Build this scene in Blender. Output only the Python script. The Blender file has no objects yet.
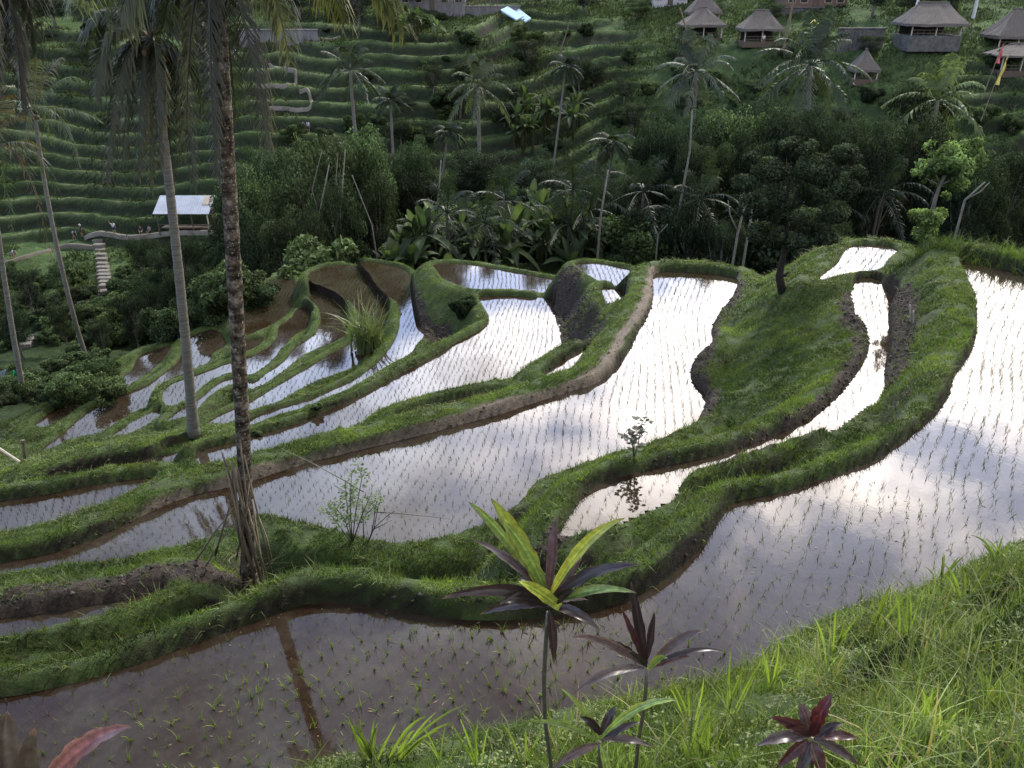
import bpy, math, random, time
import numpy as np
from mathutils import Vector, Matrix
T0 = time.time()
R = math.radians
random.seed(7)
RS = np.random.RandomState(11)
scn = bpy.context.scene
COL = scn.collection
CAMZ = 8.6
PITCH = R(27.0)
FPX = 804.0
cp, sp = math.cos(PITCH), math.sin(PITCH)

# ---------------------------------------------------------------- camera
cam_d = bpy.data.cameras.new("camera")
cam_d.sensor_width = 36.0
cam_d.lens = FPX / 1024.0 * 36.0
cam_d.clip_end = 900.0
cam_d.clip_start = 0.05
cam = bpy.data.objects.new("camera", cam_d)
COL.objects.link(cam)
cam.location = (0, 0, CAMZ)
cam.rotation_euler = (math.pi / 2 - PITCH, 0, 0)
scn.camera = cam


def ray(px, py):
    u = (px - 512.0) / FPX
    v = (384.0 - py) / FPX
    return np.array([u, cp + v * sp, -sp + v * cp])


def atz(px, py, z):
    d = ray(px, py)
    t = (z - CAMZ) / d[2]
    return np.array([d[0] * t, d[1] * t, z])


def aty(px, py, Y):
    d = ray(px, py)
    t = Y / d[1]
    return np.array([d[0] * t, Y, CAMZ + d[2] * t])


# ---------------------------------------------------------------- noise
_tab = np.random.RandomState(3).rand(256, 256)


def vnoise(x, y, s=0):
    x = np.asarray(x, float) + s * 17.3
    y = np.asarray(y, float) + s * 9.7
    xi = np.floor(x).astype(int)
    yi = np.floor(y).astype(int)
    fx = x - xi
    fy = y - yi
    fx = fx * fx * (3 - 2 * fx)
    fy = fy * fy * (3 - 2 * fy)
    a = _tab[xi & 255, yi & 255]
    b = _tab[(xi + 1) & 255, yi & 255]
    c = _tab[xi & 255, (yi + 1) & 255]
    d = _tab[(xi + 1) & 255, (yi + 1) & 255]
    return (a * (1 - fx) + b * fx) * (1 - fy) + (c * (1 - fx) + d * fx) * fy


def fbm(x, y, o=4, s=0):
    r = 0
    a = 0.5
    t = 0
    for i in range(o):
        r = r + a * vnoise(x * 2 ** i, y * 2 ** i, s + i * 3)
        t += a
        a *= 0.5
    return r / t


def sstep(a, b, x):
    t = np.clip((x - a) / (b - a), 0, 1)
    return t * t * (3 - 2 * t)


# ---------------------------------------------------------------- materials
class N:
    def __init__(s, mat):
        mat.use_nodes = True
        s.t = mat.node_tree
        s.t.nodes.clear()

    def n(s, typ, **kw):
        nd = s.t.nodes.new(typ)
        for k, v in kw.items():
            if k.startswith('_'):
                setattr(nd, k[1:], v)
            else:
                nd.inputs[k.replace('__', ' ')].default_value = v
        return nd

    def l(s, a, b):
        s.t.links.new(a, b)

    def noise(s, scale, detail=4, rough=0.6, vec=None, dist=0.0):
        nd = s.n('ShaderNodeTexNoise', Scale=scale, Detail=detail, Roughness=rough, Distortion=dist)
        if vec is not None:
            s.l(vec, nd.inputs['Vector'])
        return nd.outputs['Fac']

    def ramp(s, fac, stops):
        nd = s.n('ShaderNodeValToRGB')
        e = nd.color_ramp.elements
        while len(e) < len(stops):
            e.new(0.5)
        for i, (p, c) in enumerate(stops):
            e[i].position = p
            e[i].color = (c[0], c[1], c[2], 1) if not isinstance(c, (int, float)) else (c, c, c, 1)
        s.l(fac, nd.inputs[0])
        return nd.outputs[0]

    def mix(s, fac, a, b, mode='MIX'):
        nd = s.n('ShaderNodeMix', _data_type='RGBA', _blend_type=mode)
        for sock, v in ((nd.inputs[0], fac), (nd.inputs[6], a), (nd.inputs[7], b)):
            if isinstance(v, (int, float)):
                sock.default_value = v
            elif isinstance(v, (tuple, list)):
                sock.default_value = (v[0], v[1], v[2], 1)
            else:
                s.l(v, sock)
        return nd.outputs[2]

    def math(s, op, a, b=0.0, clamp=False):
        nd = s.n('ShaderNodeMath', _operation=op, _use_clamp=clamp)
        for sock, v in ((nd.inputs[0], a), (nd.inputs[1], b)):
            if isinstance(v, (int, float)):
                sock.default_value = v
            else:
                s.l(v, sock)
        return nd.outputs[0]

    def attr(s, name, out='Color'):
        return s.n('ShaderNodeAttribute', _attribute_name=name).outputs[out]

    def pos(s):
        return s.n('ShaderNodeNewGeometry').outputs['Position']

    def obj(s):
        return s.n('ShaderNodeTexCoord').outputs['Object']

    def bump(s, h, strength=0.5, dist=0.05):
        nd = s.n('ShaderNodeBump', Strength=strength, Distance=dist)
        s.l(h, nd.inputs['Height'])
        return nd.outputs[0]

    def out(s, sh):
        o = s.n('ShaderNodeOutputMaterial')
        s.l(sh, o.inputs[0])


MATS = {}


def newmat(name):
    m = bpy.data.materials.new(name)
    MATS[name] = m
    return m, N(m)


def simple(name, c1, c2=None, scale=8.0, rough=0.8, bump=0.4, bdist=0.02, useobj=True, spec=0.3, metal=0.0, stretch=None):
    """two-tone procedural surface with bump"""
    m, g = newmat(name)
    if c2 is None:
        c2 = tuple(x * 0.6 for x in c1)
    v = g.obj() if useobj else g.pos()
    if stretch:
        mp = g.n('ShaderNodeMapping')
        mp.inputs['Scale'].default_value = stretch
        g.l(v, mp.inputs[0])
        v = mp.outputs[0]
    f = g.noise(scale, 5, 0.65, v)
    c = g.ramp(f, [(0.32, c1), (0.68, c2)])
    p = g.n('ShaderNodeBsdfPrincipled', Roughness=rough, Metallic=metal)
    p.inputs['Specular IOR Level'].default_value = spec
    g.l(c, p.inputs['Base Color'])
    if bump:
        g.l(g.bump(g.noise(scale * 3, 4, 0.7, v), bump, bdist), p.inputs['Normal'])
    g.out(p.outputs[0])
    return m


def leafmat(name, transl=0.35, rough=0.55, spec=0.3, hue_by_pos=0.25, pscale=0.25, tcol=(1.0, 1.15, 0.5), gain=1.0):
    """foliage: colour from the point attribute 'Col', varied in space, partly translucent"""
    m, g = newmat(name)
    c = g.attr('Col')
    f = g.noise(pscale, 3, 0.6, g.pos())
    v = g.ramp(f, [(0.3, 1.0 - hue_by_pos), (0.7, 1.0 + hue_by_pos)])
    c = g.mix(1.0, c, v, 'MULTIPLY')
    oi = g.n('ShaderNodeObjectInfo').outputs['Random']
    v2 = g.ramp(oi, [(0.0, (0.75 * gain, 0.78 * gain, 0.8 * gain)), (1.0, (1.2 * gain, 1.15 * gain, 1.0 * gain))])
    c = g.mix(1.0, c, v2, 'MULTIPLY')
    p = g.n('ShaderNodeBsdfPrincipled', Roughness=rough)
    p.inputs['Specular IOR Level'].default_value = spec
    g.l(c, p.inputs['Base Color'])
    tr = g.n('ShaderNodeBsdfTranslucent')
    g.l(g.mix(1.0, c, tcol, 'MULTIPLY'), tr.inputs[0])
    mx = g.n('ShaderNodeMixShader', Fac=transl)
    g.l(p.outputs[0], mx.inputs[1])
    g.l(tr.outputs[0], mx.inputs[2])
    g.out(mx.outputs[0])
    return m


# ---------------------------------------------------------------- mesh helpers
def npmesh(name, V, F, mat=None, col=None, smooth=False, attrs=None):
    """V (n,3); F (m,3|4) int array"""
    V = np.asarray(V, np.float32)
    F = np.asarray(F, np.int32)
    me = bpy.data.meshes.new(name)
    n, m, k = len(V), len(F), F.shape[1]
    me.vertices.add(n)
    me.vertices.foreach_set('co', V.ravel())
    me.loops.add(m * k)
    me.loops.foreach_set('vertex_index', F.ravel())
    me.polygons.add(m)
    me.polygons.foreach_set('loop_start', np.arange(m, dtype=np.int32) * k)
    if smooth:
        me.polygons.foreach_set('use_smooth', np.ones(m, dtype=bool))
    me.update(calc_edges=True)
    if col is not None:
        col = np.asarray(col, np.float32)
        if col.shape[1] == 3:
            col = np.hstack([col, np.ones((n, 1), np.float32)])
        a = me.color_attributes.new('Col', 'FLOAT_COLOR', 'POINT')
        a.data.foreach_set('color', col.ravel())
    for an, av in (attrs or {}).items():
        a = me.attributes.new(an, 'FLOAT', 'POINT')
        a.data.foreach_set('value', np.asarray(av, np.float32))
    if mat:
        me.materials.append(mat)
    return me


def link(name, me, parent=None, loc=None):
    o = bpy.data.objects.new(name, me)
    COL.objects.link(o)
    if parent is not None:
        o.parent = parent
    if loc is not None:
        o.location = loc
    return o


def tag(o, label=None, cat=None, group=None, kind=None):
    if label:
        o['label'] = label
    if cat:
        o['category'] = cat
    if group:
        o['group'] = group
    if kind:
        o['kind'] = kind
    return o


def empty(name, loc, rz=0, label=None, cat=None, group=None):
    o = bpy.data.objects.new(name, None)
    COL.objects.link(o)
    o.empty_display_size = 0.2
    o.location = loc
    o.rotation_euler = (0, 0, rz)
    return tag(o, label, cat, group)


KIDS = {}


def child(name, me, root):
    o = link(name, me, root)
    KIDS.setdefault(root.name, []).append(o)
    return o


def dup(root, loc, rz=0.0, sc=1.0, label=None, tilt=(0, 0)):
    r = root.copy()
    COL.objects.link(r)
    r.location = loc
    r.rotation_euler = (tilt[0], tilt[1], rz)
    r.scale = (sc, sc, sc) if isinstance(sc, (int, float)) else sc
    if label:
        r['label'] = label
    for ch in KIDS.get(root.name, []):
        c = ch.copy()
        COL.objects.link(c)
        c.parent = r
        KIDS.setdefault(r.name, []).append(c)
        for g in KIDS.get(ch.name, []):
            d = g.copy()
            COL.objects.link(d)
            d.parent = c
            KIDS.setdefault(c.name, []).append(d)
    return r


class MB:
    """collects shapes with per-vertex colour, one mesh out"""

    def __init__(s):
        s.v = []
        s.f = []
        s.c = []

    def add(s, vs, fs, col=(1, 1, 1)):
        b = len(s.v)
        s.v += [tuple(v) for v in vs]
        s.f += [tuple(b + i for i in f) for f in fs]
        if len(vs) and isinstance(col, list):
            s.c += col
        else:
            s.c += [tuple(col)] * len(vs)

    def tube(s, pts, rad, n=8, col=(1, 1, 1), cap=True, jit=0.0):
        pts = [Vector(p) for p in pts]
        if isinstance(rad, (int, float)):
            rad = [rad] * len(pts)
        vs, fs = [], []
        side = None
        for i, p in enumerate(pts):
            d = (pts[min(i + 1, len(pts) - 1)] - pts[max(i - 1, 0)]).normalized()
            if side is None:
                side = d.cross(Vector((0, 0, 1)))
                if side.length < 0.05:
                    side = d.cross(Vector((0, 1, 0)))
            side = (side - d * side.dot(d)).normalized()
            up = d.cross(side)
            for k in range(n):
                a = 2 * math.pi * k / n
                r = rad[i] * (1 + jit * (random.random() - 0.5))
                vs.append(p + side * (math.cos(a) * r) + up * (math.sin(a) * r))
        for i in range(len(pts) - 1):
            for k in range(n):
                a = i * n + k
                b = i * n + (k + 1) % n
                fs.append((a, b, b + n, a + n))
        if cap:
            fs.append(tuple(reversed(range(n))))
            fs.append(tuple(range((len(pts) - 1) * n, len(pts) * n)))
        s.add(vs, fs, col)

    def box(s, c, size, col=(1, 1, 1), rz=0.0, bev=0.0, tilt=None):
        cx, cy, cz = c
        x, y, z = size[0] / 2, size[1] / 2, size[2] / 2
        b = min(bev, x * .9, y * .9, z * .9)
        vs = []
        if b <= 0:
            pr = [(-x, -y), (x, -y), (x, y), (-x, y)]
            for zz in (-z, z):
                vs += [(a, bb, zz) for a, bb in pr]
            fs = [(3, 2, 1, 0), (4, 5, 6, 7), (0, 1, 5, 4), (1, 2, 6, 5), (2, 3, 7, 6), (3, 0, 4, 7)]
        else:
            def ring(xx, yy, zz):
                q = b if (xx == x) else b * 0.0
                if q == 0:
                    return [(-xx, -yy, zz), (-xx, -yy, zz), (xx, -yy, zz), (xx, -yy, zz), (xx, yy, zz), (xx, yy, zz), (-xx, yy, zz), (-xx, yy, zz)]
                return [(-xx, -yy + q, zz), (-xx + q, -yy, zz), (xx - q, -yy, zz), (xx, -yy + q, zz), (xx, yy - q, zz), (xx - q, yy, zz), (-xx + q, yy, zz), (-xx, yy - q, zz)]
            def inner(zz):
                xx, yy = x - b, y - b
                e = b * 0.3
                return [(-xx, -yy + e, zz), (-xx + e, -yy, zz), (xx - e, -yy, zz), (xx, -yy + e, zz), (xx, yy - e, zz), (xx - e, yy, zz), (-xx + e, yy, zz), (-xx, yy - e, zz)]
            vs = inner(-z) + ring(x, y, -z + b) + ring(x, y, z - b) + inner(z)
            fs = []
            for i in range(3):
                for k in range(8):
                    a_ = i * 8 + k
                    b_ = i * 8 + (k + 1) % 8
                    fs.append((a_, b_, b_ + 8, a_ + 8))
            fs.append(tuple(reversed(range(8))))
            fs.append(tuple(range(24, 32)))
        M = Matrix.Rotation(rz, 3, 'Z')
        if tilt is not None:
            M = M @ Matrix.Rotation(tilt[0], 3, 'X') @ Matrix.Rotation(tilt[1], 3, 'Y')
        out = []
        for v in vs:
            w = M @ Vector(v)
            out.append((w.x + cx, w.y + cy, w.z + cz))
        s.add(out, fs, col)

    def mesh(s, name, mat, smooth=False):
        me = bpy.data.meshes.new(name)
        me.from_pydata([tuple(v) for v in s.v], [], s.f)
        if smooth:
            me.polygons.foreach_set('use_smooth', np.ones(len(s.f), dtype=bool))
        a = me.color_attributes.new('Col', 'FLOAT_COLOR', 'POINT')
        c = np.ones((len(s.v), 4), np.float32)
        c[:, :3] = np.array(s.c, np.float32)
        a.data.foreach_set('color', c.ravel())
        me.materials.append(mat)
        me.update()
        return me


def smooth_closed(pts, n=4):
    P = np.array(pts, float)
    m = len(P)
    out = []
    for i in range(m):
        p0, p1, p2, p3 = P[(i - 1) % m], P[i], P[(i + 1) % m], P[(i + 2) % m]
        for k in range(n):
            t = k / n
            out.append(0.5 * ((2 * p1) + (-p0 + p2) * t + (2 * p0 - 5 * p1 + 4 * p2 - p3) * t * t + (-p0 + 3 * p1 - 3 * p2 + p3) * t ** 3))
    return np.array(out)


def smooth_open(pts, n=5):
    P = np.array(pts, float)
    P = np.vstack([2 * P[0] - P[1], P, 2 * P[-1] - P[-2]])
    out = []
    for i in range(1, len(P) - 2):
        p0, p1, p2, p3 = P[i - 1], P[i], P[i + 1], P[i + 2]
        for k in range(n):
            t = k / n
            out.append(0.5 * ((2 * p1) + (-p0 + p2) * t + (2 * p0 - 5 * p1 + 4 * p2 - p3) * t * t + (-p0 + 3 * p1 - 3 * p2 + p3) * t ** 3))
    out.append(P[-2])
    return np.array(out)


def seg_dist(X, Y, A, closed=True):
    """distance from points to polyline A, inside mask when closed"""
    d2 = np.full(X.shape, 1e9)
    ins = np.zeros(X.shape, bool)
    n = len(A)
    for i in range(n if closed else n - 1):
        a = A[i]
        b = A[(i + 1) % n]
        ex, ey = b[0] - a[0], b[1] - a[1]
        L = ex * ex + ey * ey
        if L < 1e-9:
            continue
        t = np.clip(((X - a[0]) * ex + (Y - a[1]) * ey) / L, 0, 1)
        dx = X - a[0] - t * ex
        dy = Y - a[1] - t * ey
        d2 = np.minimum(d2, dx * dx + dy * dy)
        if closed:
            c = (a[1] > Y) != (b[1] > Y)
            if abs(ey) > 1e-12:
                xi = a[0] + (Y - a[1]) * ex / ey
                ins ^= c & (X < xi)
    return np.sqrt(d2), ins
# ---------------------------------------------------------------- the paddies (outline measured, level in metres relative to the nearest one)
# name: (z, bund height, bund width, outer slope, lip, outline, row direction pixels)
PAD = {}


def pad(key, z, hb, w, k, pts, row=((500, 450), (505, 400)), soil=0.0, n=3):
    W = np.array([atz(x, y, z)[:2] for x, y in pts])
    PAD[key] = dict(z=z, hb=hb, w=w, k=k, poly=smooth_closed(W, n), row=row, soil=soil)


pad('A', 0.0, 0.35, 0.50, (1.7, 0.95), [(962, 259), (1024, 275), (1110, 297), (1300, 350), (1400, 470), (1120, 497), (1024, 541), (982, 560), (942, 579), (895, 603), (855, 609),
    (814, 626), (781, 646), (754, 663), (714, 683), (680, 689), (640, 702), (600, 707), (560, 714), (520, 727), (480, 737), (420, 748), (360, 758), (320, 766), (250, 800),
    (100, 850), (-110, 900), (-260, 800), (-110, 720), (0, 700), (67, 687), (133, 667), (200, 643), (250, 624), (300, 607), (340, 603), (400, 612), (450, 620), (500, 622), (560, 616), (620, 604),
    (655, 588), (673, 575), (693, 558), (708, 542), (724, 517), (739, 502), (797, 490), (848, 471), (881, 458), (915, 434), (938, 413), (950, 397), (957, 375), (972, 354), (978, 331), (977, 306), (967, 281)],
    ((900, 470), (965, 320)))
pad('B', -1.1, 0.24, 0.28, (1.5, 0.58), [(855, 279), (878, 278), (886, 286), (895, 297), (891, 309), (890, 324), (890, 344), (887, 362), (883, 380), (879, 396), (858, 410), (838, 425),
    (814, 435), (764, 451), (739, 460), (708, 469), (683, 479), (670, 497), (645, 509), (617, 522), (589, 533), (562, 543), (562, 532), (576, 509), (589, 492), (607, 482),
    (637, 474), (673, 465), (708, 458), (739, 450), (781, 434), (814, 417), (841, 394), (861, 370), (870, 350), (868, 333), (857, 317), (855, 298)], ((880, 380), (872, 300)))
pad('B2', -0.98, 0.12, 0.4, 0.8, [(818, 281), (828, 272), (840, 262), (850, 247), (873, 245), (896, 249), (886, 259), (877, 270), (856, 272), (836, 277)], ((850, 265), (870, 250)))
pad('BL', -1.0, 0.22, 0.42, 1.2, [(-140, 640), (-60, 628), (0, 620), (60, 612), (100, 605), (140, 598), (163, 591), (152, 600), (120, 612), (90, 620), (60, 628), (30, 635), (0, 643), (-60, 655), (-140, 670)])
pad('C', -2.9, 0.30, 0.62, (1.5, 1.3), [(657, 273), (690, 272), (735, 278), (734, 290), (728, 303), (718, 315), (710, 330), (712, 342), (703, 352), (692, 362), (690, 378), (703, 393), (706, 405), (699, 418),
    (690, 430), (672, 439), (640, 452), (602, 462), (560, 477), (539, 484), (527, 494), (516, 510), (490, 529), (437, 542), (385, 546), (340, 535), (300, 527), (262, 523), (235, 531), (200, 548), (160, 557), (120, 565),
    (60, 572), (0, 579), (-110, 590), (-120, 585), (0, 563), (40, 556), (70, 548), (110, 533), (150, 513), (190, 497), (225, 489), (260, 479), (300, 466), (350, 453), (400, 441), (440, 431), (500, 415), (520, 408), (540, 402), (570, 392), (590, 387), (607, 378), (616, 369), (625, 358), (633, 345),
    (640, 330), (649, 315), (654, 300), (655, 285)], ((629, 377), (655, 289)))
pad('E1', -3.84, 0.10, 0.25, 1.6, [(577, 264), (594, 263), (614, 266), (630, 270), (628, 278), (626, 286), (614, 285), (601, 282), (592, 277), (582, 271)])
pad('E2', -3.88, 0.20, 0.25, 1.6, [(603, 287), (614, 289), (626, 291), (626, 306), (623, 317), (617, 311), (609, 304), (604, 296)])
pad('D', -5.4, 0.22, 0.26, 1.6, [(481, 297), (508, 296), (539, 298), (554, 300), (555, 318), (558, 332), (560, 347), (542, 361), (520, 373), (487, 383), (440, 396), (407, 406), (373, 417), (340, 429), (319, 439), (285, 448), (255, 456), (232, 462),
    (214, 466), (206, 466), (198, 453), (232, 443), (253, 436), (291, 426), (334, 408), (359, 397), (378, 387), (414, 367), (428, 360), (457, 343), (484, 328), (490, 318), (484, 306)], ((430, 380), (470, 310)))
pad('D2', -4.7, 0.25, 0.3, 0.9, [(588, 349), (592, 356), (579, 367), (555, 377), (545, 378), (547, 372), (563, 361), (577, 352)])
pad('D2b', -4.7, 0.2, 0.25, 0.9, [(502, 390), (470, 396), (440, 403), (410, 411), (395, 417), (410, 414.5), (440, 407.5), (470, 400.5), (500, 394)])
pad('F', -5.36, 0.10, 0.3, 0.9, [(436, 264), (465, 264), (496, 269), (539, 277), (557, 281), (555, 292), (520, 290), (508, 289), (481, 290), (461, 286), (446, 280), (438, 271)])
pad('G1', -7.0, 0.15, 0.18, 1.7, [(362, 262), (385, 264), (405, 270), (411, 284), (413, 300), (416, 317), (423, 334), (415, 345), (408, 355), (387, 367), (369, 377), (352, 388), (328, 398), (297, 411), (269, 419), (252, 426),
    (251, 419), (277, 409), (308, 400), (336, 388), (359, 377), (379, 361), (393, 345), (400, 328), (400, 309), (390, 297), (379, 286), (371, 273)], ((380, 360), (400, 325)))
pad('G2', -7.5, 0.13, 0.16, 1.8, [(328, 266), (347, 265), (363, 269), (373, 279), (380, 292), (388, 304), (390, 316), (384, 326), (372, 338), (364, 347), (363, 356), (353, 366), (328, 376), (304, 386), (277, 401), (252, 411), (225, 423),
    (198, 432), (176, 441), (180, 435), (198, 428), (225, 413), (252, 401), (277, 386), (308, 368), (326, 357), (347, 345), (357, 337), (360, 324), (359, 310), (347, 299), (332, 289), (310, 280), (312, 272)], ((340, 370), (352, 348)))
pad('G3', -8.0, 0.13, 0.16, 1.8, [(310, 288), (328, 290), (344, 303), (348, 317), (347, 330), (339, 338), (314, 349), (298, 357), (277, 374), (252, 388), (234, 384), (217, 391), (202, 403), (190, 414), (168, 421), (182, 409),
    (201, 398), (215, 386), (234, 378), (252, 383), (269, 372), (285, 361), (297, 346), (316, 334), (322, 318), (319, 306), (311, 298)], ((280, 370), (292, 352)))
pad('G4', -8.5, 0.12, 0.15, 1.8, [(299, 309), (308, 308), (314, 316), (308, 326), (292, 336), (279, 349), (269, 361), (250, 374), (234, 371), (213, 378), (199, 390), (190, 397), (170, 405), (164, 398), (166, 388), (181, 380),
    (205, 372), (234, 361), (250, 357), (269, 347), (278, 337), (280, 326), (290, 320)], ((200, 385), (212, 365)))
pad('G5', -8.7, 0.13, 0.2, 1.2, [(246, 300), (252, 291), (263, 284), (289, 277), (295, 290), (291, 305), (283, 316), (269, 325), (255, 331), (246, 334), (238, 325), (238, 308)])
pad('G6', -8.9, 0.12, 0.15, 1.6, [(240, 344), (252, 340), (262, 338), (258, 344), (249, 349), (238, 352)])
pad('H', -9.1, 0.15, 0.2, 1.0, [(187, 342), (197, 334), (211, 330), (222, 335), (224, 345), (211, 353), (208, 361), (190, 370), (172, 378), (160, 386), (153, 395), (149, 404), (137, 410), (121, 418), (101, 431),
    (78, 436), (52, 449), (42, 450), (65, 432), (78, 420), (98, 406), (125, 394), (150, 384), (167, 371), (180, 360)], ((195, 365), (212, 338)))
pad('P1', -9.6, 0.18, 0.3, 0.6, [(172, 346), (152, 351), (139, 357), (133, 369), (116, 382), (96, 388), (76, 395), (56, 409), (36, 424), (44, 426), (62, 418), (76, 408), (96, 399), (116, 392), (136, 379), (150, 369), (163, 358)])
pad('P3', -8.7, 0.12, 0.2, 1.2, [(113, 435), (130, 424), (150, 414), (161, 409), (157, 417), (140, 427), (125, 434)])
pad('D3', -5.9, 0.40, 0.45, 0.5, [(52, 482), (90, 470), (130, 462), (170, 455), (183, 452), (188, 462), (170, 467), (130, 471), (90, 477), (60, 482)], ((100, 478), (103, 460)))
pad('D4', -5.0, 0.28, 0.3, 1.2, [(-130, 520), (-60, 510), (0, 501), (51, 494), (101, 484), (150, 478), (160, 480), (137, 491), (122, 502), (101, 514), (76, 522), (38, 533), (0, 541), (-60, 552), (-130, 562)], ((60, 520), (70, 490)))

GX0, GX1, GY0, GY1, GS = -27.0, 25.0, -4.0, 52.0, 0.11
gx = np.arange(GX0, GX1, GS)
gy = np.arange(GY0, GY1, GS)
GXX, GYY = np.meshgrid(gx, gy)


def hwarp(x, y):
    return 4.2 * (fbm(x * 0.022, y * 0.02, 2, 21) - 0.5) + 2.4 * (fbm(x * 0.07, y * 0.05, 2, 23) - 0.5) + 0.35 * (fbm(x * 0.25, y * 0.2, 2, 25) - 0.5)


def hpatch(x, y):
    m_ = fbm(x * 0.03 + 4, y * 0.03, 3, 33) + 0.20 * (1 - sstep(-38, -8, x))
    return sstep(0.46, 0.58, m_ - 0.07 * sstep(-5, 15, x))


def hbase(x, y):
    """ground without the near terraces: ravine, far hillside, hill top"""
    n1 = fbm(x * 0.03, y * 0.03, 3, 5) - 0.5
    z = -2.2 - 0.34 * (y - 8)
    z = np.where(y < 8, -2.2 + (8 - y) * 0.2, z)
    z = np.maximum(z, -22.0 - 0.02 * (y - 66))
    z = z + 8.5 * sstep(-15, -5, x) * sstep(51, 59, y) * (1 - sstep(84, 100, y)) * (1 - 0.35 * sstep(8, 30, x))
    n2 = fbm(x * 0.11, y * 0.11, 3, 9) - 0.5
    z = z + n2 * (1.0 + 2.6 * (1 - sstep(-24, -14, x))) * sstep(38, 56, y)
    y0 = 96 - 16 * sstep(10, 60, x) + 3 * np.sin(x * 0.05) + 14 * n1
    hill = -23.0 + 0.60 * np.maximum(y - y0, 0)
    hill = hill + 7.0 * n1 * sstep(0, 25, y - y0)
    top = 1.0 + 0.42 * (y - 147)
    hill = np.where(hill > -1.0, np.maximum(-1.0 + (hill + 1.0) * 0.45, -1.0), hill)
    # terracing of the hillside
    step = 1.75
    q = hill / step + hwarp(x, y)
    fl = np.floor(q)
    fr = q - fl
    amt = 0.95 * sstep(0, 4, y - y0) * (0.18 + 0.82 * hpatch(x, y))
    rise = sstep(0.68, 0.99, fr)
    lip = 0.10 * np.exp(-((fr - 0.03) / 0.05) ** 2) + 0.10 * np.exp(-((fr - 0.99) / 0.03) ** 2)
    hill_t = hill + step * amt * (rise + lip - fr)
    rid = (0.30 + 0.20 * (1 - sstep(-60, -15, x)) - 0.05 * sstep(0, 60, x)) * np.maximum(y - 160, 0)
    rid = np.where(y > 275, rid * 0 + (0.30 + 0.20 * (1 - sstep(-60, -15, x)) - 0.05 * sstep(0, 60, x)) * 115, rid)
    hill_t = hill_t + rid
    out = np.where(y > y0, np.maximum(hill_t, z - 1), z)
    return out


def hill_frac(x, y):
    n1 = fbm(x * 0.03, y * 0.03, 3, 5) - 0.5
    y0 = 96 - 16 * sstep(10, 60, x) + 3 * np.sin(x * 0.05) + 14 * n1
    hill = -23.0 + 0.60 * np.maximum(y - y0, 0)
    hill = hill + 7.0 * n1 * sstep(0, 25, y - y0)
    hill = np.where(hill > -1.0, np.maximum(-1.0 + (hill + 1.0) * 0.45, -1.0), hill)
    q = hill / 1.75 + hwarp(x, y)
    return q - np.floor(q), sstep(0, 4, y - y0)


def pxline(pts, z, n=4):
    return smooth_open(np.array([atz(x, y, z)[:2] for x, y in pts]), n)


# soil / path lines: (polyline, half width)
LINES_PATH = [
    (pxline([(652, 266), (650, 280), (645, 298), (636, 314), (622, 332), (612, 352), (600, 366), (575, 380), (540, 392), (500, 402), (450, 418), (400, 431), (350, 444), (300, 456), (250, 470), (215, 481), (180, 490), (150, 502), (120, 522), (80, 540), (40, 552), (0, 560), (-100, 575)], -2.55), 0.20),
    (pxline([(652, 266), (690, 267), (735, 272)], -2.55), 0.25),
]
LINES_SOIL = [
    (pxline([(562, 283), (566, 300), (576, 318), (588, 333)], -4.4), 0.75),
    (pxline([(405, 292), (414, 308), (428, 322), (440, 322)], -6.3), 0.5),
    (pxline([(735, 285), (727, 303), (708, 325), (706, 350), (696, 365), (697, 385), (707, 400), (697, 418)], -2.8), 0.36),
    (pxline([(898, 290), (902, 310), (899, 335), (895, 352), (890, 368)], -0.5), 0.38),
    (pxline([(690, 275), (660, 276), (655, 300), (645, 325), (635, 347), (620, 366), (600, 383), (570, 393), (525, 407)], -2.75), 0.13),
    (pxline([(855, 285), (850, 300), (855, 320), (864, 340), (856, 365), (836, 390), (808, 413), (776, 430), (735, 446), (700, 455), (660, 463), (630, 470), (595, 485)], -0.75), 0.30),
    (pxline([(560, 508), (545, 525), (500, 545), (450, 553), (390, 552)], -0.3), 0.22),
    (pxline([(-100, 612), (0, 600), (60, 592), (120, 582), (180, 568), (225, 555), (250, 545)], -0.7), 0.32),
]


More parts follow.
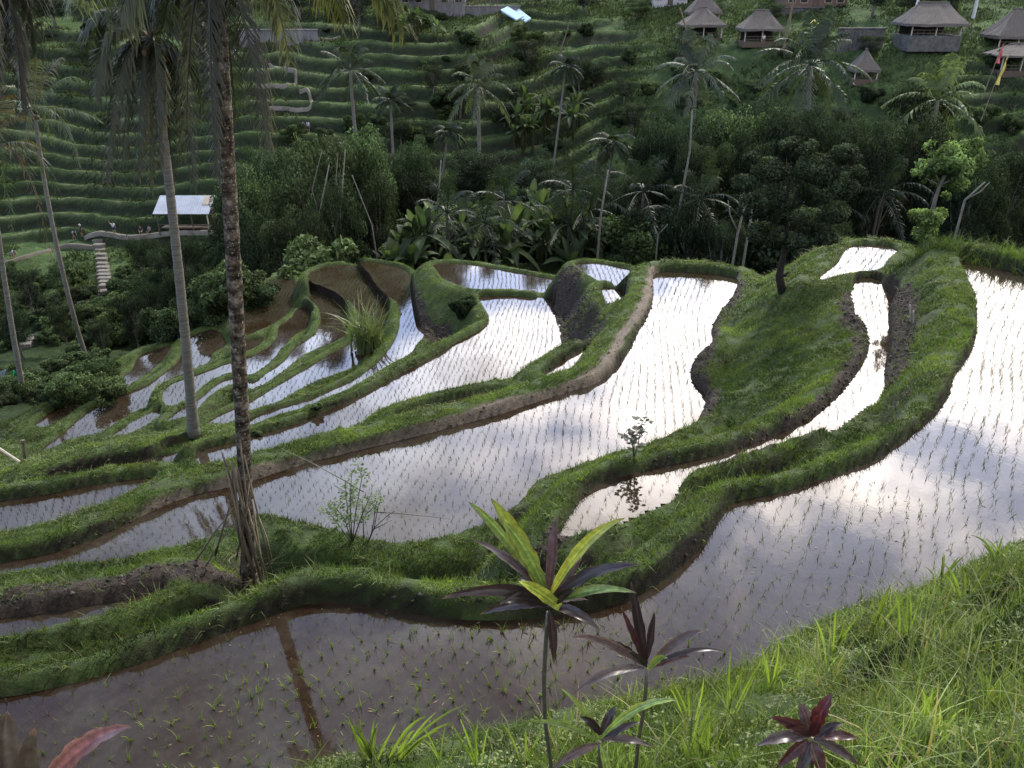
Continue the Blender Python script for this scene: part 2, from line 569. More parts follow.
def near_height():
    X, Y = GXX, GYY
    wob = 0.16 * (fbm(X * 1.3, Y * 1.3, 3, 31) - 0.5) + 0.05 * (fbm(X * 5, Y * 5, 2, 41) - 0.5)
    Z = hbase(X, Y)
    Z = Z + 0.25 * (fbm(X * 0.6, Y * 0.6, 3, 51) - 0.5)
    inside = np.zeros(X.shape, bool)
    floor = np.full(X.shape, -99.0)
    dmin = np.full(X.shape, 99.0)
    prof = 0.20 * (fbm(X * 0.8, Y * 0.8, 3, 61) - 0.5) + 0.12 * (fbm(X * 3.5, Y * 3.5, 2, 71) - 0.5)
    HI = np.full(X.shape, -99.0)
    for key, p in PAD.items():
        A = p['poly']
        R_ = 2.6
        m = (X > A[:, 0].min() - R_) & (X < A[:, 0].max() + R_) & (Y > A[:, 1].min() - R_) & (Y < A[:, 1].max() + R_)
        d, ins = seg_dist(X[m], Y[m], A)
        hm = HI[m]
        rr_ = min(2.3, 0.9 + 0.5 * p['w'] + 0.9)
        HI[m] = np.where((d < rr_) | ins, np.maximum(hm, p['z']), hm)
    for key, p in PAD.items():
        A = p['poly']
        R_ = 9.0
        m = (X > A[:, 0].min() - R_) & (X < A[:, 0].max() + R_) & (Y > A[:, 1].min() - R_) & (Y < A[:, 1].max() + R_)
        d, ins = seg_dist(X[m], Y[m], A)
        dd = d + wob[m] * 0.5 * sstep(0, 0.3, d)
        e = 0.16
        zz = p['z']
        lowside = (HI[m] > zz + 0.12)
        hbx = p['hb'] * (1 - (0.35 * (1 - sstep(-4.5, -3.0, X[m])) if key == 'A' else 0))
        if key == 'A':
            hbx = hbx * (1 - 0.30 * sstep(2.0, 3.0, X[m]) * (1 - sstep(8.0, 9.5, X[m])) * (1 - sstep(18.0, 20.0, Y[m])) * sstep(11.0, 12.5, Y[m]))
        crest = zz + np.where(lowside, 0.03, hbx + prof[m] * min(1.0, p['hb'] / 0.3))
        up = sstep(-0.02, e, dd)
        h = (zz - 0.12) * (1 - up) + crest * up
        wtop = p['w']
        if key == 'A':
            wtop = 0.12 + 0.10 * sstep(-5.0, -3.0, X[m]) + 0.24 * sstep(16.5, 21.0, Y[m]) + 0.07 * sstep(-3.0, 0.5, X[m])
            slim = sstep(2.0, 3.0, X[m]) * (1 - sstep(8.0, 9.5, X[m])) * (1 - sstep(18.0, 20.0, Y[m])) * sstep(11.0, 12.5, Y[m])
            wtop = wtop - 0.16 * slim
        over = np.maximum(dd - e - wtop, 0)
        kk = p['k']
        if isinstance(kk, tuple):
            kk = kk[0] + (kk[1] - kk[0]) * sstep(17.5, 21.0, Y[m])
        h = h - np.where(over < 0.3, kk * over * over / 0.6, kk * (over - 0.15))
        # round the top of the bank a little
        h = h - 0.05 * sstep(0.55, 1.0, (dd - e) / wtop)
        if key == 'A':
            # the viewer's own bank rises from the near edge of the closest paddy
            xs, ys = X[m], Y[m]
            near = sstep(0.1, 0.8, dd) * 1.0
            # edge line of the near side: measured direction
            P0 = atz(300, 770, 0)
            P1 = atz(1024, 541, 0)
            nx, ny = (P1[1] - P0[1]), -(P1[0] - P0[0])
            L = math.hypot(nx, ny)
            sd = ((xs - P0[0]) * nx + (ys - P0[1]) * ny) / L
            bank = (sd > -0.5) & (~ins) & (xs > -40)
            sd2 = np.minimum(dd, 9)
            rise = 0.12 + 0.93 * np.minimum(sd2, 5.3) + 0.35 * np.maximum(sd2 - 5.3, 0)
            rise = rise + (fbm(xs * 0.9, ys * 0.9, 3, 81) - 0.5) * 0.5 * sstep(0.5, 2, dd)
            mask2 = bank & (ys < 12.5)
            h = np.where(mask2, np.maximum(rise - 0.12 * (1 - up), zz - 0.12), h)
        Zm = Z[m]
        Zm = np.where(ins, Zm, np.maximum(Zm, h))
        Z[m] = Zm
        fl = floor[m]
        sink = 0.10 + 0.12 * sstep(0, 0.4, d)
        fl = np.where(ins, np.maximum(fl, zz - sink), fl)
        floor[m] = fl
        im = inside[m]
        inside[m] = im | ins
        dm = dmin[m]
        dmin[m] = np.minimum(dm, np.where(ins, 0, d))
    Z = np.where(inside, floor, Z)
    # keep the ground below the camera free
    r = np.hypot(X, Y)
    Z = np.where(r < 3.0, np.minimum(Z, CAMZ - 1.75), Z)
    return Z, inside, dmin


Z, INS, DMIN = near_height()
# soft grassy lumps on the big slopes
lump = (fbm(GXX * 1.1, GYY * 1.1, 4, 91) - 0.5) * 0.55 * sstep(0.9, 2.0, DMIN)
Z = Z + lump
EDGE = np.minimum(np.minimum(GXX - GX0, GX1 - GXX), np.minimum(GYY - GY0 + 5, GY1 - GYY))
Z = Z - 0.9 * (1 - sstep(0, 2.5, EDGE)) * (~INS)


def zat(x, y):
    """height of the built ground at x, y"""
    x = np.asarray(x, float)
    y = np.asarray(y, float)
    fx = (x - GX0) / GS
    fy = (y - GY0) / GS
    inn = (fx >= 0) & (fx < len(gx) - 1.01) & (fy >= 0) & (fy < len(gy) - 1.01)
    ix = np.clip(fx.astype(int), 0, len(gx) - 2)
    iy = np.clip(fy.astype(int), 0, len(gy) - 2)
    a = fx - ix
    b = fy - iy
    v = (Z[iy, ix] * (1 - a) + Z[iy, ix + 1] * a) * (1 - b) + (Z[iy + 1, ix] * (1 - a) + Z[iy + 1, ix + 1] * a) * b
    return np.where(inn, v, hbase(x, y))


def gridmap(G, x, y):
    ix = np.clip(((x - GX0) / GS).astype(int), 0, len(gx) - 1)
    iy = np.clip(((y - GY0) / GS).astype(int), 0, len(gy) - 1)
    return G[iy, ix]


def hit(px, py, t0=4.0, t1=260.0):
    """first point of the ground seen through a pixel"""
    d = ray(px, py)
    t = np.arange(t0, t1, 0.1)
    x, y, z = d[0] * t, d[1] * t, CAMZ + d[2] * t
    h = zat(x, y)
    below = np.nonzero(z < h)[0]
    i = below[0] if len(below) else len(t) - 1
    return np.array([x[i], y[i], float(h[i])])


def gz(x, y):
    return float(zat(np.array([x]), np.array([y]))[0])


def soilmaps(X, Y):
    path = np.zeros(X.shape)
    soil = np.zeros(X.shape)
    w = 0.25 * (fbm(X * 3, Y * 3, 3, 15) - 0.5)
    for L, hw in LINES_PATH:
        d, _ = seg_dist(X, Y, L, False)
        path = np.maximum(path, 1 - sstep(hw * 0.75, hw * 1.25, d + w * 0.6))
    for L, hw in LINES_SOIL:
        d, _ = seg_dist(X, Y, L, False)
        soil = np.maximum(soil, 1 - sstep(hw * 0.7, hw * 1.4, d + w))
    return path, soil


PATHM, SOILM = soilmaps(GXX, GYY)
gzy, gzx = np.gradient(Z, GS)
SLOPE = np.hypot(gzx, gzy)
WALL = sstep(1.3, 2.4, SLOPE) * (1 - 0.72 * sstep(26, 32, GYY))
# rub the path flat and slightly sunk
Z = Z - 0.05 * PATHM * (~INS) + (0.30 * SOILM * (fbm(GXX * 4.5, GYY * 4.5, 3, 5) - 0.5) + 0.10 * WALL * (fbm(GXX * 4, GYY * 4, 2, 8) - 0.5)) * sstep(0.02, 0.2, DMIN)
# dark hollows under the grass of the viewer's bank
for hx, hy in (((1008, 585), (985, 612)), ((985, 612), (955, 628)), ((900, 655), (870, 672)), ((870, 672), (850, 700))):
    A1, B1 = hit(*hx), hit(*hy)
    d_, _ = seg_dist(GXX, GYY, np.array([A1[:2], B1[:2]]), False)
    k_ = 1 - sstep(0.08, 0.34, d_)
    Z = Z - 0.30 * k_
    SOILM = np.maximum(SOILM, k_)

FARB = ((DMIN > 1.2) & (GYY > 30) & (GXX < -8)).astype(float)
# ground material -------------------------------------------------
m, g = newmat('terrace_ground')
pos = g.pos()
gr = g.ramp(g.noise(3.0, 5, 0.7, pos), [(0.25, (0.022, 0.030, 0.012)), (0.45, (0.045, 0.062, 0.022)), (0.60, (0.050, 0.085, 0.020)), (0.8, (0.085, 0.085, 0.040))])
br = g.ramp(g.noise(7.0, 6, 0.7, pos), [(0.3, (0.006, 0.005, 0.004)), (0.7, (0.026, 0.021, 0.016))])
pa = g.ramp(g.noise(9.0, 5, 0.7, pos), [(0.3, (0.10, 0.083, 0.064)), (0.7, (0.19, 0.16, 0.13))])
mud = g.ramp(g.noise(2.0, 5, 0.7, pos), [(0.3, (0.010, 0.007, 0.005)), (0.7, (0.022, 0.017, 0.012))])
c = g.mix(g.attr('wall', 'Fac'), gr, br)
sb = g.ramp(g.noise(14.0, 5, 0.7, pos), [(0.3, (0.014, 0.010, 0.009)), (0.7, (0.07, 0.056, 0.045))])
c = g.mix(g.attr('soil', 'Fac'), c, sb)
c = g.mix(g.attr('path', 'Fac'), c, pa)
c = g.mix(g.attr('mud', 'Fac'), c, mud)
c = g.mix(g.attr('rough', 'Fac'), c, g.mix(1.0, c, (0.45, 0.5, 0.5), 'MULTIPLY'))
p = g.n('ShaderNodeBsdfPrincipled', Roughness=0.85)
p.inputs['Specular IOR Level'].default_value = 0.2
g.l(c, p.inputs['Base Color'])
g.l(g.bump(g.noise(9.0, 6, 0.75, pos), 0.9, 0.12), p.inputs['Normal'])
g.out(p.outputs[0])

ny, nx = GXX.shape
idx = np.arange(ny * nx).reshape(ny, nx)
F = np.stack([idx[:-1, :-1], idx[:-1, 1:], idx[1:, 1:], idx[1:, :-1]], -1).reshape(-1, 4)
V = np.stack([GXX, GYY, Z], -1).reshape(-1, 3)
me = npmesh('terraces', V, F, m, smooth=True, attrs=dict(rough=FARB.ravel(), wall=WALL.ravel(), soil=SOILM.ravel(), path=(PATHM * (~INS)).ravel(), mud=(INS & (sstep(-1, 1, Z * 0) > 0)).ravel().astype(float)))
tag(link('terraced_ground', me), kind='structure')

# far ground -----------------------------------------------------
fxs = np.concatenate([np.arange(-190, -100, 3.0), np.arange(-100, 100, 0.5), np.arange(100, 191, 3.0)])
fys = np.concatenate([np.arange(-60, 44, 3.0), np.arange(44, 92, 0.8), np.arange(92, 165, 0.18), np.arange(165, 420, 4.0)])
FX, FY = np.meshgrid(fxs, fys)
FZ = hbase(FX, FY)
nearm = (FX > GX0 + 1.5) & (FX < GX1 - 1.5) & (FY < GY1 - 1.5) & (FY > GY0 - 2)
FZ = np.where(nearm, FZ - 14, FZ)
FZ = FZ + 0.35 * (fbm(FX * 0.5, FY * 0.5, 3, 77) - 0.5) + 0.25 * (fbm(FX * 1.6, FY * 1.6, 2, 78) - 0.5)
fr, on = hill_frac(FX, FY)
lipm = np.exp(-((fr - 0.0) / 0.06) ** 2) + np.exp(-((fr - 1.0) / 0.06) ** 2)
risem = sstep(0.62, 0.70, fr) * (1 - sstep(0.86, 0.95, fr))
m, g = newmat('hill_ground')
pos = g.pos()
gr = g.ramp(g.noise(0.45, 6, 0.7, pos), [(0.25, (0.028, 0.048, 0.022)), (0.5, (0.062, 0.104, 0.040)), (0.62, (0.090, 0.140, 0.050)), (0.8, (0.130, 0.165, 0.075))])
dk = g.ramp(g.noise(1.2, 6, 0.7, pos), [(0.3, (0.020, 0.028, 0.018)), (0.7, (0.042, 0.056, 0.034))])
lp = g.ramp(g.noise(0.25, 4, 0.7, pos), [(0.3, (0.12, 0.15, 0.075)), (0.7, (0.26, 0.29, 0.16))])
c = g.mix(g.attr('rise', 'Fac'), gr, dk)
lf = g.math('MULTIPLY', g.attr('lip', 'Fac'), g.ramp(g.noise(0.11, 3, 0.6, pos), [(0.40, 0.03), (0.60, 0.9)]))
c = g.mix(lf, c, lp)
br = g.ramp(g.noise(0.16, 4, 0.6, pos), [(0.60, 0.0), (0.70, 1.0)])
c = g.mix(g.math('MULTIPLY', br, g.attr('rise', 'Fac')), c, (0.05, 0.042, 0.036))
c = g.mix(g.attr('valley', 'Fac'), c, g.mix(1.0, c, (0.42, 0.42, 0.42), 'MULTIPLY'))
p = g.n('ShaderNodeBsdfPrincipled', Roughness=0.9)
p.inputs['Specular IOR Level'].default_value = 0.1
g.l(c, p.inputs['Base Color'])
g.l(g.bump(g.noise(2.2, 6, 0.75, pos), 1.0, 0.5), p.inputs['Normal'])
g.out(p.outputs[0])
ny2, nx2 = FX.shape
idx = np.arange(ny2 * nx2).reshape(ny2, nx2)
F = np.stack([idx[:-1, :-1], idx[:-1, 1:], idx[1:, 1:], idx[1:, :-1]], -1).reshape(-1, 4)
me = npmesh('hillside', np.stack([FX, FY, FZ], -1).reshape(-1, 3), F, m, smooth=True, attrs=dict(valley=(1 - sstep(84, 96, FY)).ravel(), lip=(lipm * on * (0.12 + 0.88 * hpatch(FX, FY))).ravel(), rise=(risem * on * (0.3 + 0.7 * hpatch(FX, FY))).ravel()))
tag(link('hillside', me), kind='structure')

# water ------------------------------------------------------------
m, g = newmat('paddy_water')
pos = g.pos()
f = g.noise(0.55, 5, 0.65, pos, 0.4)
murk_refl = g.ramp(f, [(0.38, (0.020, 0.011, 0.006)), (0.5, (0.030, 0.022, 0.015)), (0.66, (0.040, 0.033, 0.025))])  # muddy water tone, with brown patches painted in for dark tree reflections
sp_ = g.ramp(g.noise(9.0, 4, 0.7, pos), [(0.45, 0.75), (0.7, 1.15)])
murk_refl = g.mix(1.0, murk_refl, sp_, 'MULTIPLY')
p = g.n('ShaderNodeBsdfPrincipled', Roughness=0.035, IOR=1.36)
p.inputs['Specular IOR Level'].default_value = 0.55
g.l(murk_refl, p.inputs['Base Color'])
rip = g.math('ADD', g.noise(2.2, 3, 0.5, pos), g.math('MULTIPLY', g.noise(14.0, 2, 0.5, pos), 0.25))
g.l(g.bump(rip, 0.05, 0.02), p.inputs['Normal'])
g.out(p.outputs[0])
WATER = m


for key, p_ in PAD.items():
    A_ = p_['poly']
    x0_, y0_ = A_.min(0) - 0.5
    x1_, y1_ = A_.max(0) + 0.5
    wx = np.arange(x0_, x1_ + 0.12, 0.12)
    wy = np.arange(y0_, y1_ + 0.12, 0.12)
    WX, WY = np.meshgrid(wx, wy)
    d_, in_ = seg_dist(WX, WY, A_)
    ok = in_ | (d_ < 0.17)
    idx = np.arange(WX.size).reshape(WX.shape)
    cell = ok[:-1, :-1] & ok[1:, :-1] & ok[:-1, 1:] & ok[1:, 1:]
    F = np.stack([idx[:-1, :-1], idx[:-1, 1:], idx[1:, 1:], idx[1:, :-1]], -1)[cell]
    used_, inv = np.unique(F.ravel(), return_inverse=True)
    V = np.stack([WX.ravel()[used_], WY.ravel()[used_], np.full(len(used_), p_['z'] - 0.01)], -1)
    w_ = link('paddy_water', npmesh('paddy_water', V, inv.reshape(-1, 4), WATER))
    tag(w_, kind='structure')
print('terrain', round(time.time() - T0, 1))
# ---------------------------------------------------------------- grass, seedlings
def inview(x, y, z, mx=40, my=40):
    dy = y * cp - (z - CAMZ) * sp
    u = 512 + FPX * x / np.maximum(dy, 0.01)
    v = 384 - FPX * ((z - CAMZ) * cp + y * sp) / np.maximum(dy, 0.01)
    return (dy > 0.3) & (u > -mx) & (u < 1024 + mx) & (v > -my) & (v < 768 + my), np.sqrt(x * x + y * y + (z - CAMZ) ** 2), u, v


def blades(P, hgt, wid, bend, col, rs, segs=1, upn=None):
    """triangular blades; P (n,3)"""
    n = len(P)
    a = rs.rand(n) * 2 * math.pi
    ld = rs.rand(n) * 2 * math.pi
    lean = np.stack([np.cos(ld), np.sin(ld), np.zeros(n)], 1) * (bend * hgt)[:, None]
    sd_ = np.stack([np.cos(a), np.sin(a), np.zeros(n)], 1) * (wid * 0.5)[:, None]
    up = np.array([0, 0, 1.0])
    if segs == 1:
        V = np.stack([P - sd_, P + sd_, P + lean + up * hgt[:, None]], 1)
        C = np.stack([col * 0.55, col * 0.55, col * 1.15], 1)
        F = np.arange(n * 3).reshape(-1, 3)
        return V.reshape(-1, 3), F, C.reshape(-1, 3)
    VV, CC = [], []
    for k in range(segs + 1):
        t = k / segs
        c = P + lean * t ** 1.9 * 1.25 + up * (hgt * (t - 0.38 * t ** 3 * np.minimum(bend, 1.6)))[:, None]
        w = (1 - t ** 1.6) if k < segs else 0.02
        VV += [c - sd_ * w, c + sd_ * w]
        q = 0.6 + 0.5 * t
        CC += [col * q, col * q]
    V = np.stack(VV, 1).reshape(-1, 3)
    C = np.stack(CC, 1).reshape(-1, 3)
    m_ = 2 * (segs + 1)
    base = np.arange(n)[:, None] * m_
    F = np.concatenate([np.stack([base[:, 0] + 2 * k, base[:, 0] + 2 * k + 1, base[:, 0] + 2 * k + 3, base[:, 0] + 2 * k + 2], 1) for k in range(segs)])
    return V, F, C


def cat(parts):
    VV, FF, CC, o = [], [], [], 0
    for V, F, C in parts:
        VV.append(V)
        FF.append(F + o)
        CC.append(C)
        o += len(V)
    return np.concatenate(VV), np.concatenate(FF), np.concatenate(CC)


GRASS = leafmat('grass_blades', 0.42, 0.55, 0.3, 0.3, 0.7, (1.15, 1.25, 0.6))
RICE = leafmat('rice_blades', 0.35, 0.6, 0.2, 0.15, 0.5)

rs = np.random.RandomState(21)
# short grass on every bank of the near terraces
NC = 3000000
x = rs.rand(NC) * (GX1 - GX0) + GX0
y = rs.rand(NC) * (GY1 - GY0) + GY0
keep = ~gridmap(INS, x, y)
x, y = x[keep], y[keep]
z = zat(x, y)
vis, dist, u, v = inview(x, y, z, 260, 120)
dn = gridmap(DMIN, x, y)
pm = gridmap(PATHM, x, y)
sm = gridmap(SOILM, x, y)
wl = gridmap(WALL, x, y)
clump = fbm(x * 2.2, y * 2.2, 3, 101)
dens = np.clip(1.25 - dist / 60, 0.2, 1) * sstep(0.40, 0.56, clump + 0.10) * (1 - 0.97 * pm) * (1 - 0.93 * sm) * (1 - 0.72 * wl)
dens = dens * np.where(dn > 4, 0.45, 1.0)
keep = vis & (rs.rand(len(x)) < dens) & (dn > 0.03)
x, y, z, dist, clump, dn, wl = [q[keep] for q in (x, y, z, dist, clump, dn, wl)]
n = len(x)
hg = (0.045 + 0.085 * rs.rand(n) ** 1.5) * (0.6 + 0.9 * clump) * (1 + 0.6 * sstep(1.5, 3.0, dn))
hg *= 1 - 0.40 * sstep(24, 32, dist)
wd = 0.010 + 0.00055 * dist
mixv = fbm(x * 0.7, y * 0.7, 3, 111)[:, None]
rr = rs.rand(n, 1)
cA = np.array([0.044, 0.084, 0.018])
cB = np.array([0.160, 0.225, 0.046])
cD = np.array([0.16, 0.14, 0.06])
col = cA + (cB - cA) * np.clip(mixv * 1.6 - 0.4 + 0.35 * (rr - 0.5), 0, 1)
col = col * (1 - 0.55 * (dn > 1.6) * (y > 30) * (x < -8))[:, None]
dry = (rs.rand(n, 1) < 0.05)
col = col * (0.12 + 1.75 * fbm(x * 1.7, y * 1.7, 3, 117)[:, None])
col = np.where(dry, cD, col) * (0.7 + 0.5 * rs.rand(n, 1)) * (1 - 0.35 * wl[:, None])
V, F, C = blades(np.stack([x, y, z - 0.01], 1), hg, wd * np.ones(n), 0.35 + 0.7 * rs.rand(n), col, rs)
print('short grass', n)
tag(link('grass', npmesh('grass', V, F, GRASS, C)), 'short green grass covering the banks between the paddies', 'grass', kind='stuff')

# longer tufts and weeds hanging over the banks
NC = 90000
x = rs.rand(NC) * (GX1 - GX0) + GX0
y = rs.rand(NC) * 34
keep = ~gridmap(INS, x, y)
x, y = x[keep], y[keep]
z = zat(x, y)
vis, dist, u, v = inview(x, y, z)
cl2 = fbm(x * 1.9 + 3, y * 1.9, 3, 161)
dn = gridmap(DMIN, x, y)
keep = vis & (rs.rand(len(x)) < sstep(0.46, 0.62, cl2) * (0.5 + 0.5 * sstep(0.6, 0.1, dn) if False else sstep(0.46, 0.62, cl2))) & (gridmap(PATHM, x, y) < 0.3) & (dn > 0.05) & (dn < 6)
x, y, z, dist = [q[keep] for q in (x, y, z, dist)]
x = np.repeat(x, 4) + rs.randn(len(x) * 4) * 0.03; y = np.repeat(y, 4) + rs.randn(len(y) * 4) * 0.03; z = zat(x, y); dist = np.repeat(dist, 4)
keep = ~gridmap(INS, x, y)
x, y, z, dist = [q[keep] for q in (x, y, z, dist)]
n = len(x)
hg = 0.10 + 0.17 * rs.rand(n) ** 2
col = (np.array([0.06, 0.095, 0.025]) + np.array([0.12, 0.13, 0.045]) * rs.rand(n, 1)) * (0.6 + 0.8 * rs.rand(n, 1))
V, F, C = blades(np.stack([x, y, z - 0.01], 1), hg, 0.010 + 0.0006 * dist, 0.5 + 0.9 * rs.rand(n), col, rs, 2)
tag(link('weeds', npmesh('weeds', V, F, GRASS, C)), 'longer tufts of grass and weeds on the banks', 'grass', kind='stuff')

# long grass on the viewer's own bank and tufts along the far rims
parts = []
NC = 190000
x = rs.rand(NC) * 24 - 7
y = rs.rand(NC) * 15 - 1
keep = (~gridmap(INS, x, y))
x, y = x[keep], y[keep]
z = zat(x, y)
vis, dist, u, v = inview(x, y, z, 600, 500)
P0 = atz(300, 770, 0); P1 = atz(1024, 541, 0)
side = (P1[0] - P0[0]) * (y - P0[1]) - (P1[1] - P0[1]) * (x - P0[0])
cl = fbm(x * 1.4, y * 1.4, 3, 121)
lft = 1 - sstep(-0.6, 2.6, x)
keep = vis & (side < 4) & (dist > 1.6) & (rs.rand(len(x)) < (sstep(0.40, 0.62, cl) * 0.95 + 0.03) * (1 - 0.75 * lft))
x, y, z, dist, cl, lft = [q[keep] for q in (x, y, z, dist, cl, lft)]
n = len(x)
hg = (1 - 0.45 * lft) * (0.12 + 0.42 * rs.rand(n) ** 2.2) * (0.5 + 0.95 * cl) * (0.7 + 0.5 * sstep(0.3, 1.5, gridmap(DMIN, x, y)))
col = (np.array([0.088, 0.140, 0.038]) + np.array([0.13, 0.135, 0.055]) * rs.rand(n, 1)) * (0.15 + 1.5 * fbm(x * 1.5, y * 1.5, 3, 119)[:, None])
col = np.where(rs.rand(n, 1) < 0.06, np.array([0.30, 0.25, 0.13]), col)
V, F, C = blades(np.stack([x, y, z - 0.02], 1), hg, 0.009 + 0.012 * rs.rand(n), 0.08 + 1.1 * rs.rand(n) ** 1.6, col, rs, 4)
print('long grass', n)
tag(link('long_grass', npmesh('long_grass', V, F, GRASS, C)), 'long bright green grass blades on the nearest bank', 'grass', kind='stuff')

# broad-leaved ground cover on the same bank
NC = 140000
x = rs.rand(NC) * 24 - 7
y = rs.rand(NC) * 15 - 1
keep = (~gridmap(INS, x, y)); x, y = x[keep], y[keep]
z = zat(x, y)
vis, dist, u, v = inview(x, y, z, 600, 500)
side = (P1[0] - P0[0]) * (y - P0[1]) - (P1[1] - P0[1]) * (x - P0[0])
cl = fbm(x * 1.1 + 5, y * 1.1, 3, 131)
dn = gridmap(DMIN, x, y)
keep = vis & (side < 3) & (dist > 1.5) & (rs.rand(len(x)) < sstep(0.38, 0.6, cl)) & (dn > 0.25)
x, y, z, dist = [q[keep] for q in (x, y, z, dist)]
n = len(x)
a = rs.rand(n) * 6.283
L = 0.010 + 0.026 * rs.rand(n) ** 2
el = -0.3 + 0.9 * rs.rand(n)
c0 = np.stack([x, y, z + 0.02 + 0.09 * rs.rand(n)], 1)
fw = np.stack([np.cos(a) * np.cos(el), np.sin(a) * np.cos(el), np.sin(el)], 1) * L[:, None]
sdv = np.stack([-np.sin(a), np.cos(a), 0.3 * (rs.rand(n) - 0.5)], 1) * (L * 0.42)[:, None]
V = np.stack([c0 - fw, c0 + sdv, c0 + fw, c0 - sdv], 1).reshape(-1, 3)
col = (np.array([0.08, 0.12, 0.03]) + np.array([0.14, 0.13, 0.06]) * rs.rand(n, 1)) * (0.4 + 1.1 * fbm(x * 2, y * 2, 2, 129)[:, None])
tag(link('ground_cover', npmesh('ground_cover', V, np.arange(n * 4).reshape(-1, 4), GRASS, np.repeat(col, 4, 0))), 'low leafy ground cover among the grass of the nearest bank', 'ground cover', kind='stuff')

# taller rim grass against the dark ravine
RIM = [((905, 244), (1040, 262), 0.3, 300), ((1024, 262), (1060, 275), 0.3, 60), ((560, 262), (640, 264), -3.3, 60), ((290, 266), (430, 258), -7.2, 120)]
pp, hh = [], []
for (a0, b0, zz, cnt) in RIM:
    A_, B_ = atz(*a0, zz), atz(*b0, zz)
    for i in range(cnt):
        q = A_ + (B_ - A_) * random.random() + np.array([random.uniform(-.4, .4), random.uniform(-.4, .6), 0])
        q[2] = gz(q[0], q[1])
        for k in range(3):
            pp.append(q + np.array([random.uniform(-.05, .05), random.uniform(-.05, .05), -0.03])); hh.append(random.uniform(0.2, 0.55) * (1.3 if zz > 0 else 0.6))
pp = np.array(pp); hh = np.array(hh)
n = len(pp)
V, F, C = blades(pp, hh, 0.02 + 0.0 * hh, 0.2 + 0.7 * rs.rand(n), np.array([0.11, 0.17, 0.04]) * (0.7 + 0.6 * rs.rand(n, 1)), rs, 3)
tag(link('rim_grass', npmesh('rim_grass', V, F, GRASS, C)), 'taller tufts of grass along the far rim of the terraces', 'grass', kind='stuff')


# ---- rice seedlings
def tuft(n, rs, size=1.0, nb=5):
    """n tufts around the origin -> blades arrays with their own index"""
    off = rs.randn(n, nb, 2) * 0.012
    return off


SPOTS = []
for key, p_ in PAD.items():
    A_ = p_['poly']
    r0, r1 = p_['row']
    q0, q1 = atz(r0[0], r0[1], p_['z']), atz(r1[0], r1[1], p_['z'])
    th = math.atan2(q1[1] - q0[1], q1[0] - q0[0])
    lo, hi = A_.min(0), A_.max(0)
    c = (lo + hi) / 2
    Rr = np.linalg.norm(hi - lo) / 2 + 1
    s1, s2 = 0.18, 0.24
    uu, vv = np.meshgrid(np.arange(-Rr, Rr, s1), np.arange(-Rr, Rr, s2))
    uu = uu.ravel(); vv = vv.ravel()
    wv = 0.9 * (fbm(uu * 0.10 + 7, vv * 0.10, 2, 141) - 0.5) * 2
    vv = vv + wv + rs.randn(len(uu)) * 0.016
    uu = uu + rs.randn(len(uu)) * 0.028
    X_ = c[0] + uu * math.cos(th) - vv * math.sin(th)
    Y_ = c[1] + uu * math.sin(th) + vv * math.cos(th)
    d, ins = seg_dist(X_, Y_, A_)
    k = ins & (d > 0.14)
    X_, Y_, d = X_[k], Y_[k], d[k]
    vis, dist, u, v = inview(X_, Y_, np.full(len(X_), p_['z']), 30, 30)
    gaps = fbm(X_ * 0.5, Y_ * 0.5, 2, 151)
    k = vis & (rs.rand(len(X_)) > 0.04) & (gaps > 0.18)
    for a_, b_, dd_ in zip(X_[k], Y_[k], dist[k]):
        SPOTS.append((dd_, a_, b_, p_['z'], key))
SPOTS.sort()
print('seedlings', len(SPOTS))
# individuals: the nearest 300
RV = []
for k in range(8):
    nb = random.choice([4, 5, 6])
    off = np.concatenate([rs.randn(nb, 2) * 0.010, np.zeros((nb, 1))], 1)
    hg = 0.10 + 0.11 * rs.rand(nb)
    col = np.array([0.11, 0.17, 0.03]) + np.array([0.10, 0.10, 0.02]) * rs.rand(nb, 1)
    V, F, C = blades(off, hg, 0.010 + 0.006 * rs.rand(nb), 0.15 + 0.6 * rs.rand(nb), col, rs, 3)
    RV.append(npmesh('rice_seedling', V, F, RICE, C))
for dd_, a_, b_, zz, key in SPOTS[:300]:
    o = link('rice_seedling', random.choice(RV))
    o.location = (a_, b_, zz - 0.03)
    o.rotation_euler = (random.uniform(-.2, .2), random.uniform(-.2, .2), random.random() * 6.28)
    s_ = random.uniform(0.6, 1.35)
    o.scale = (s_, s_, s_)
    tag(o, 'young light green rice seedling standing in the brown water of the nearest paddy', 'rice seedling', 'rice seedlings in the nearest paddy')
S = np.array([(q[1], q[2], q[3], q[0]) for q in SPOTS[300:]])
nb = 4
n = len(S)
B = np.repeat(S[:, :3], nb, 0) + np.concatenate([rs.randn(n * nb, 2) * 0.013, np.full((n * nb, 1), -0.03)], 1)
dist = np.repeat(S[:, 3], nb)
hg = (0.07 + 0.11 * rs.rand(n * nb)) * np.repeat(0.5 + 0.8 * rs.rand(n), nb)
wd = 0.007 + 0.00030 * dist
f = np.clip((dist - 14) / 12, 0, 1)[:, None]
col = np.array([0.13, 0.18, 0.045]) * (1 - f) + np.array([0.055, 0.07, 0.028]) * f
col = col * (0.75 + 0.5 * rs.rand(n * nb, 1))
V, F, C = blades(B, hg, wd, 0.15 + 0.5 * rs.rand(n * nb), col, rs, 1)
tag(link('rice', npmesh('rice', V, F, RICE, C)), 'rows of young rice planted in the flooded paddies', 'rice', kind='stuff')
print('growth', round(time.time() - T0, 1))

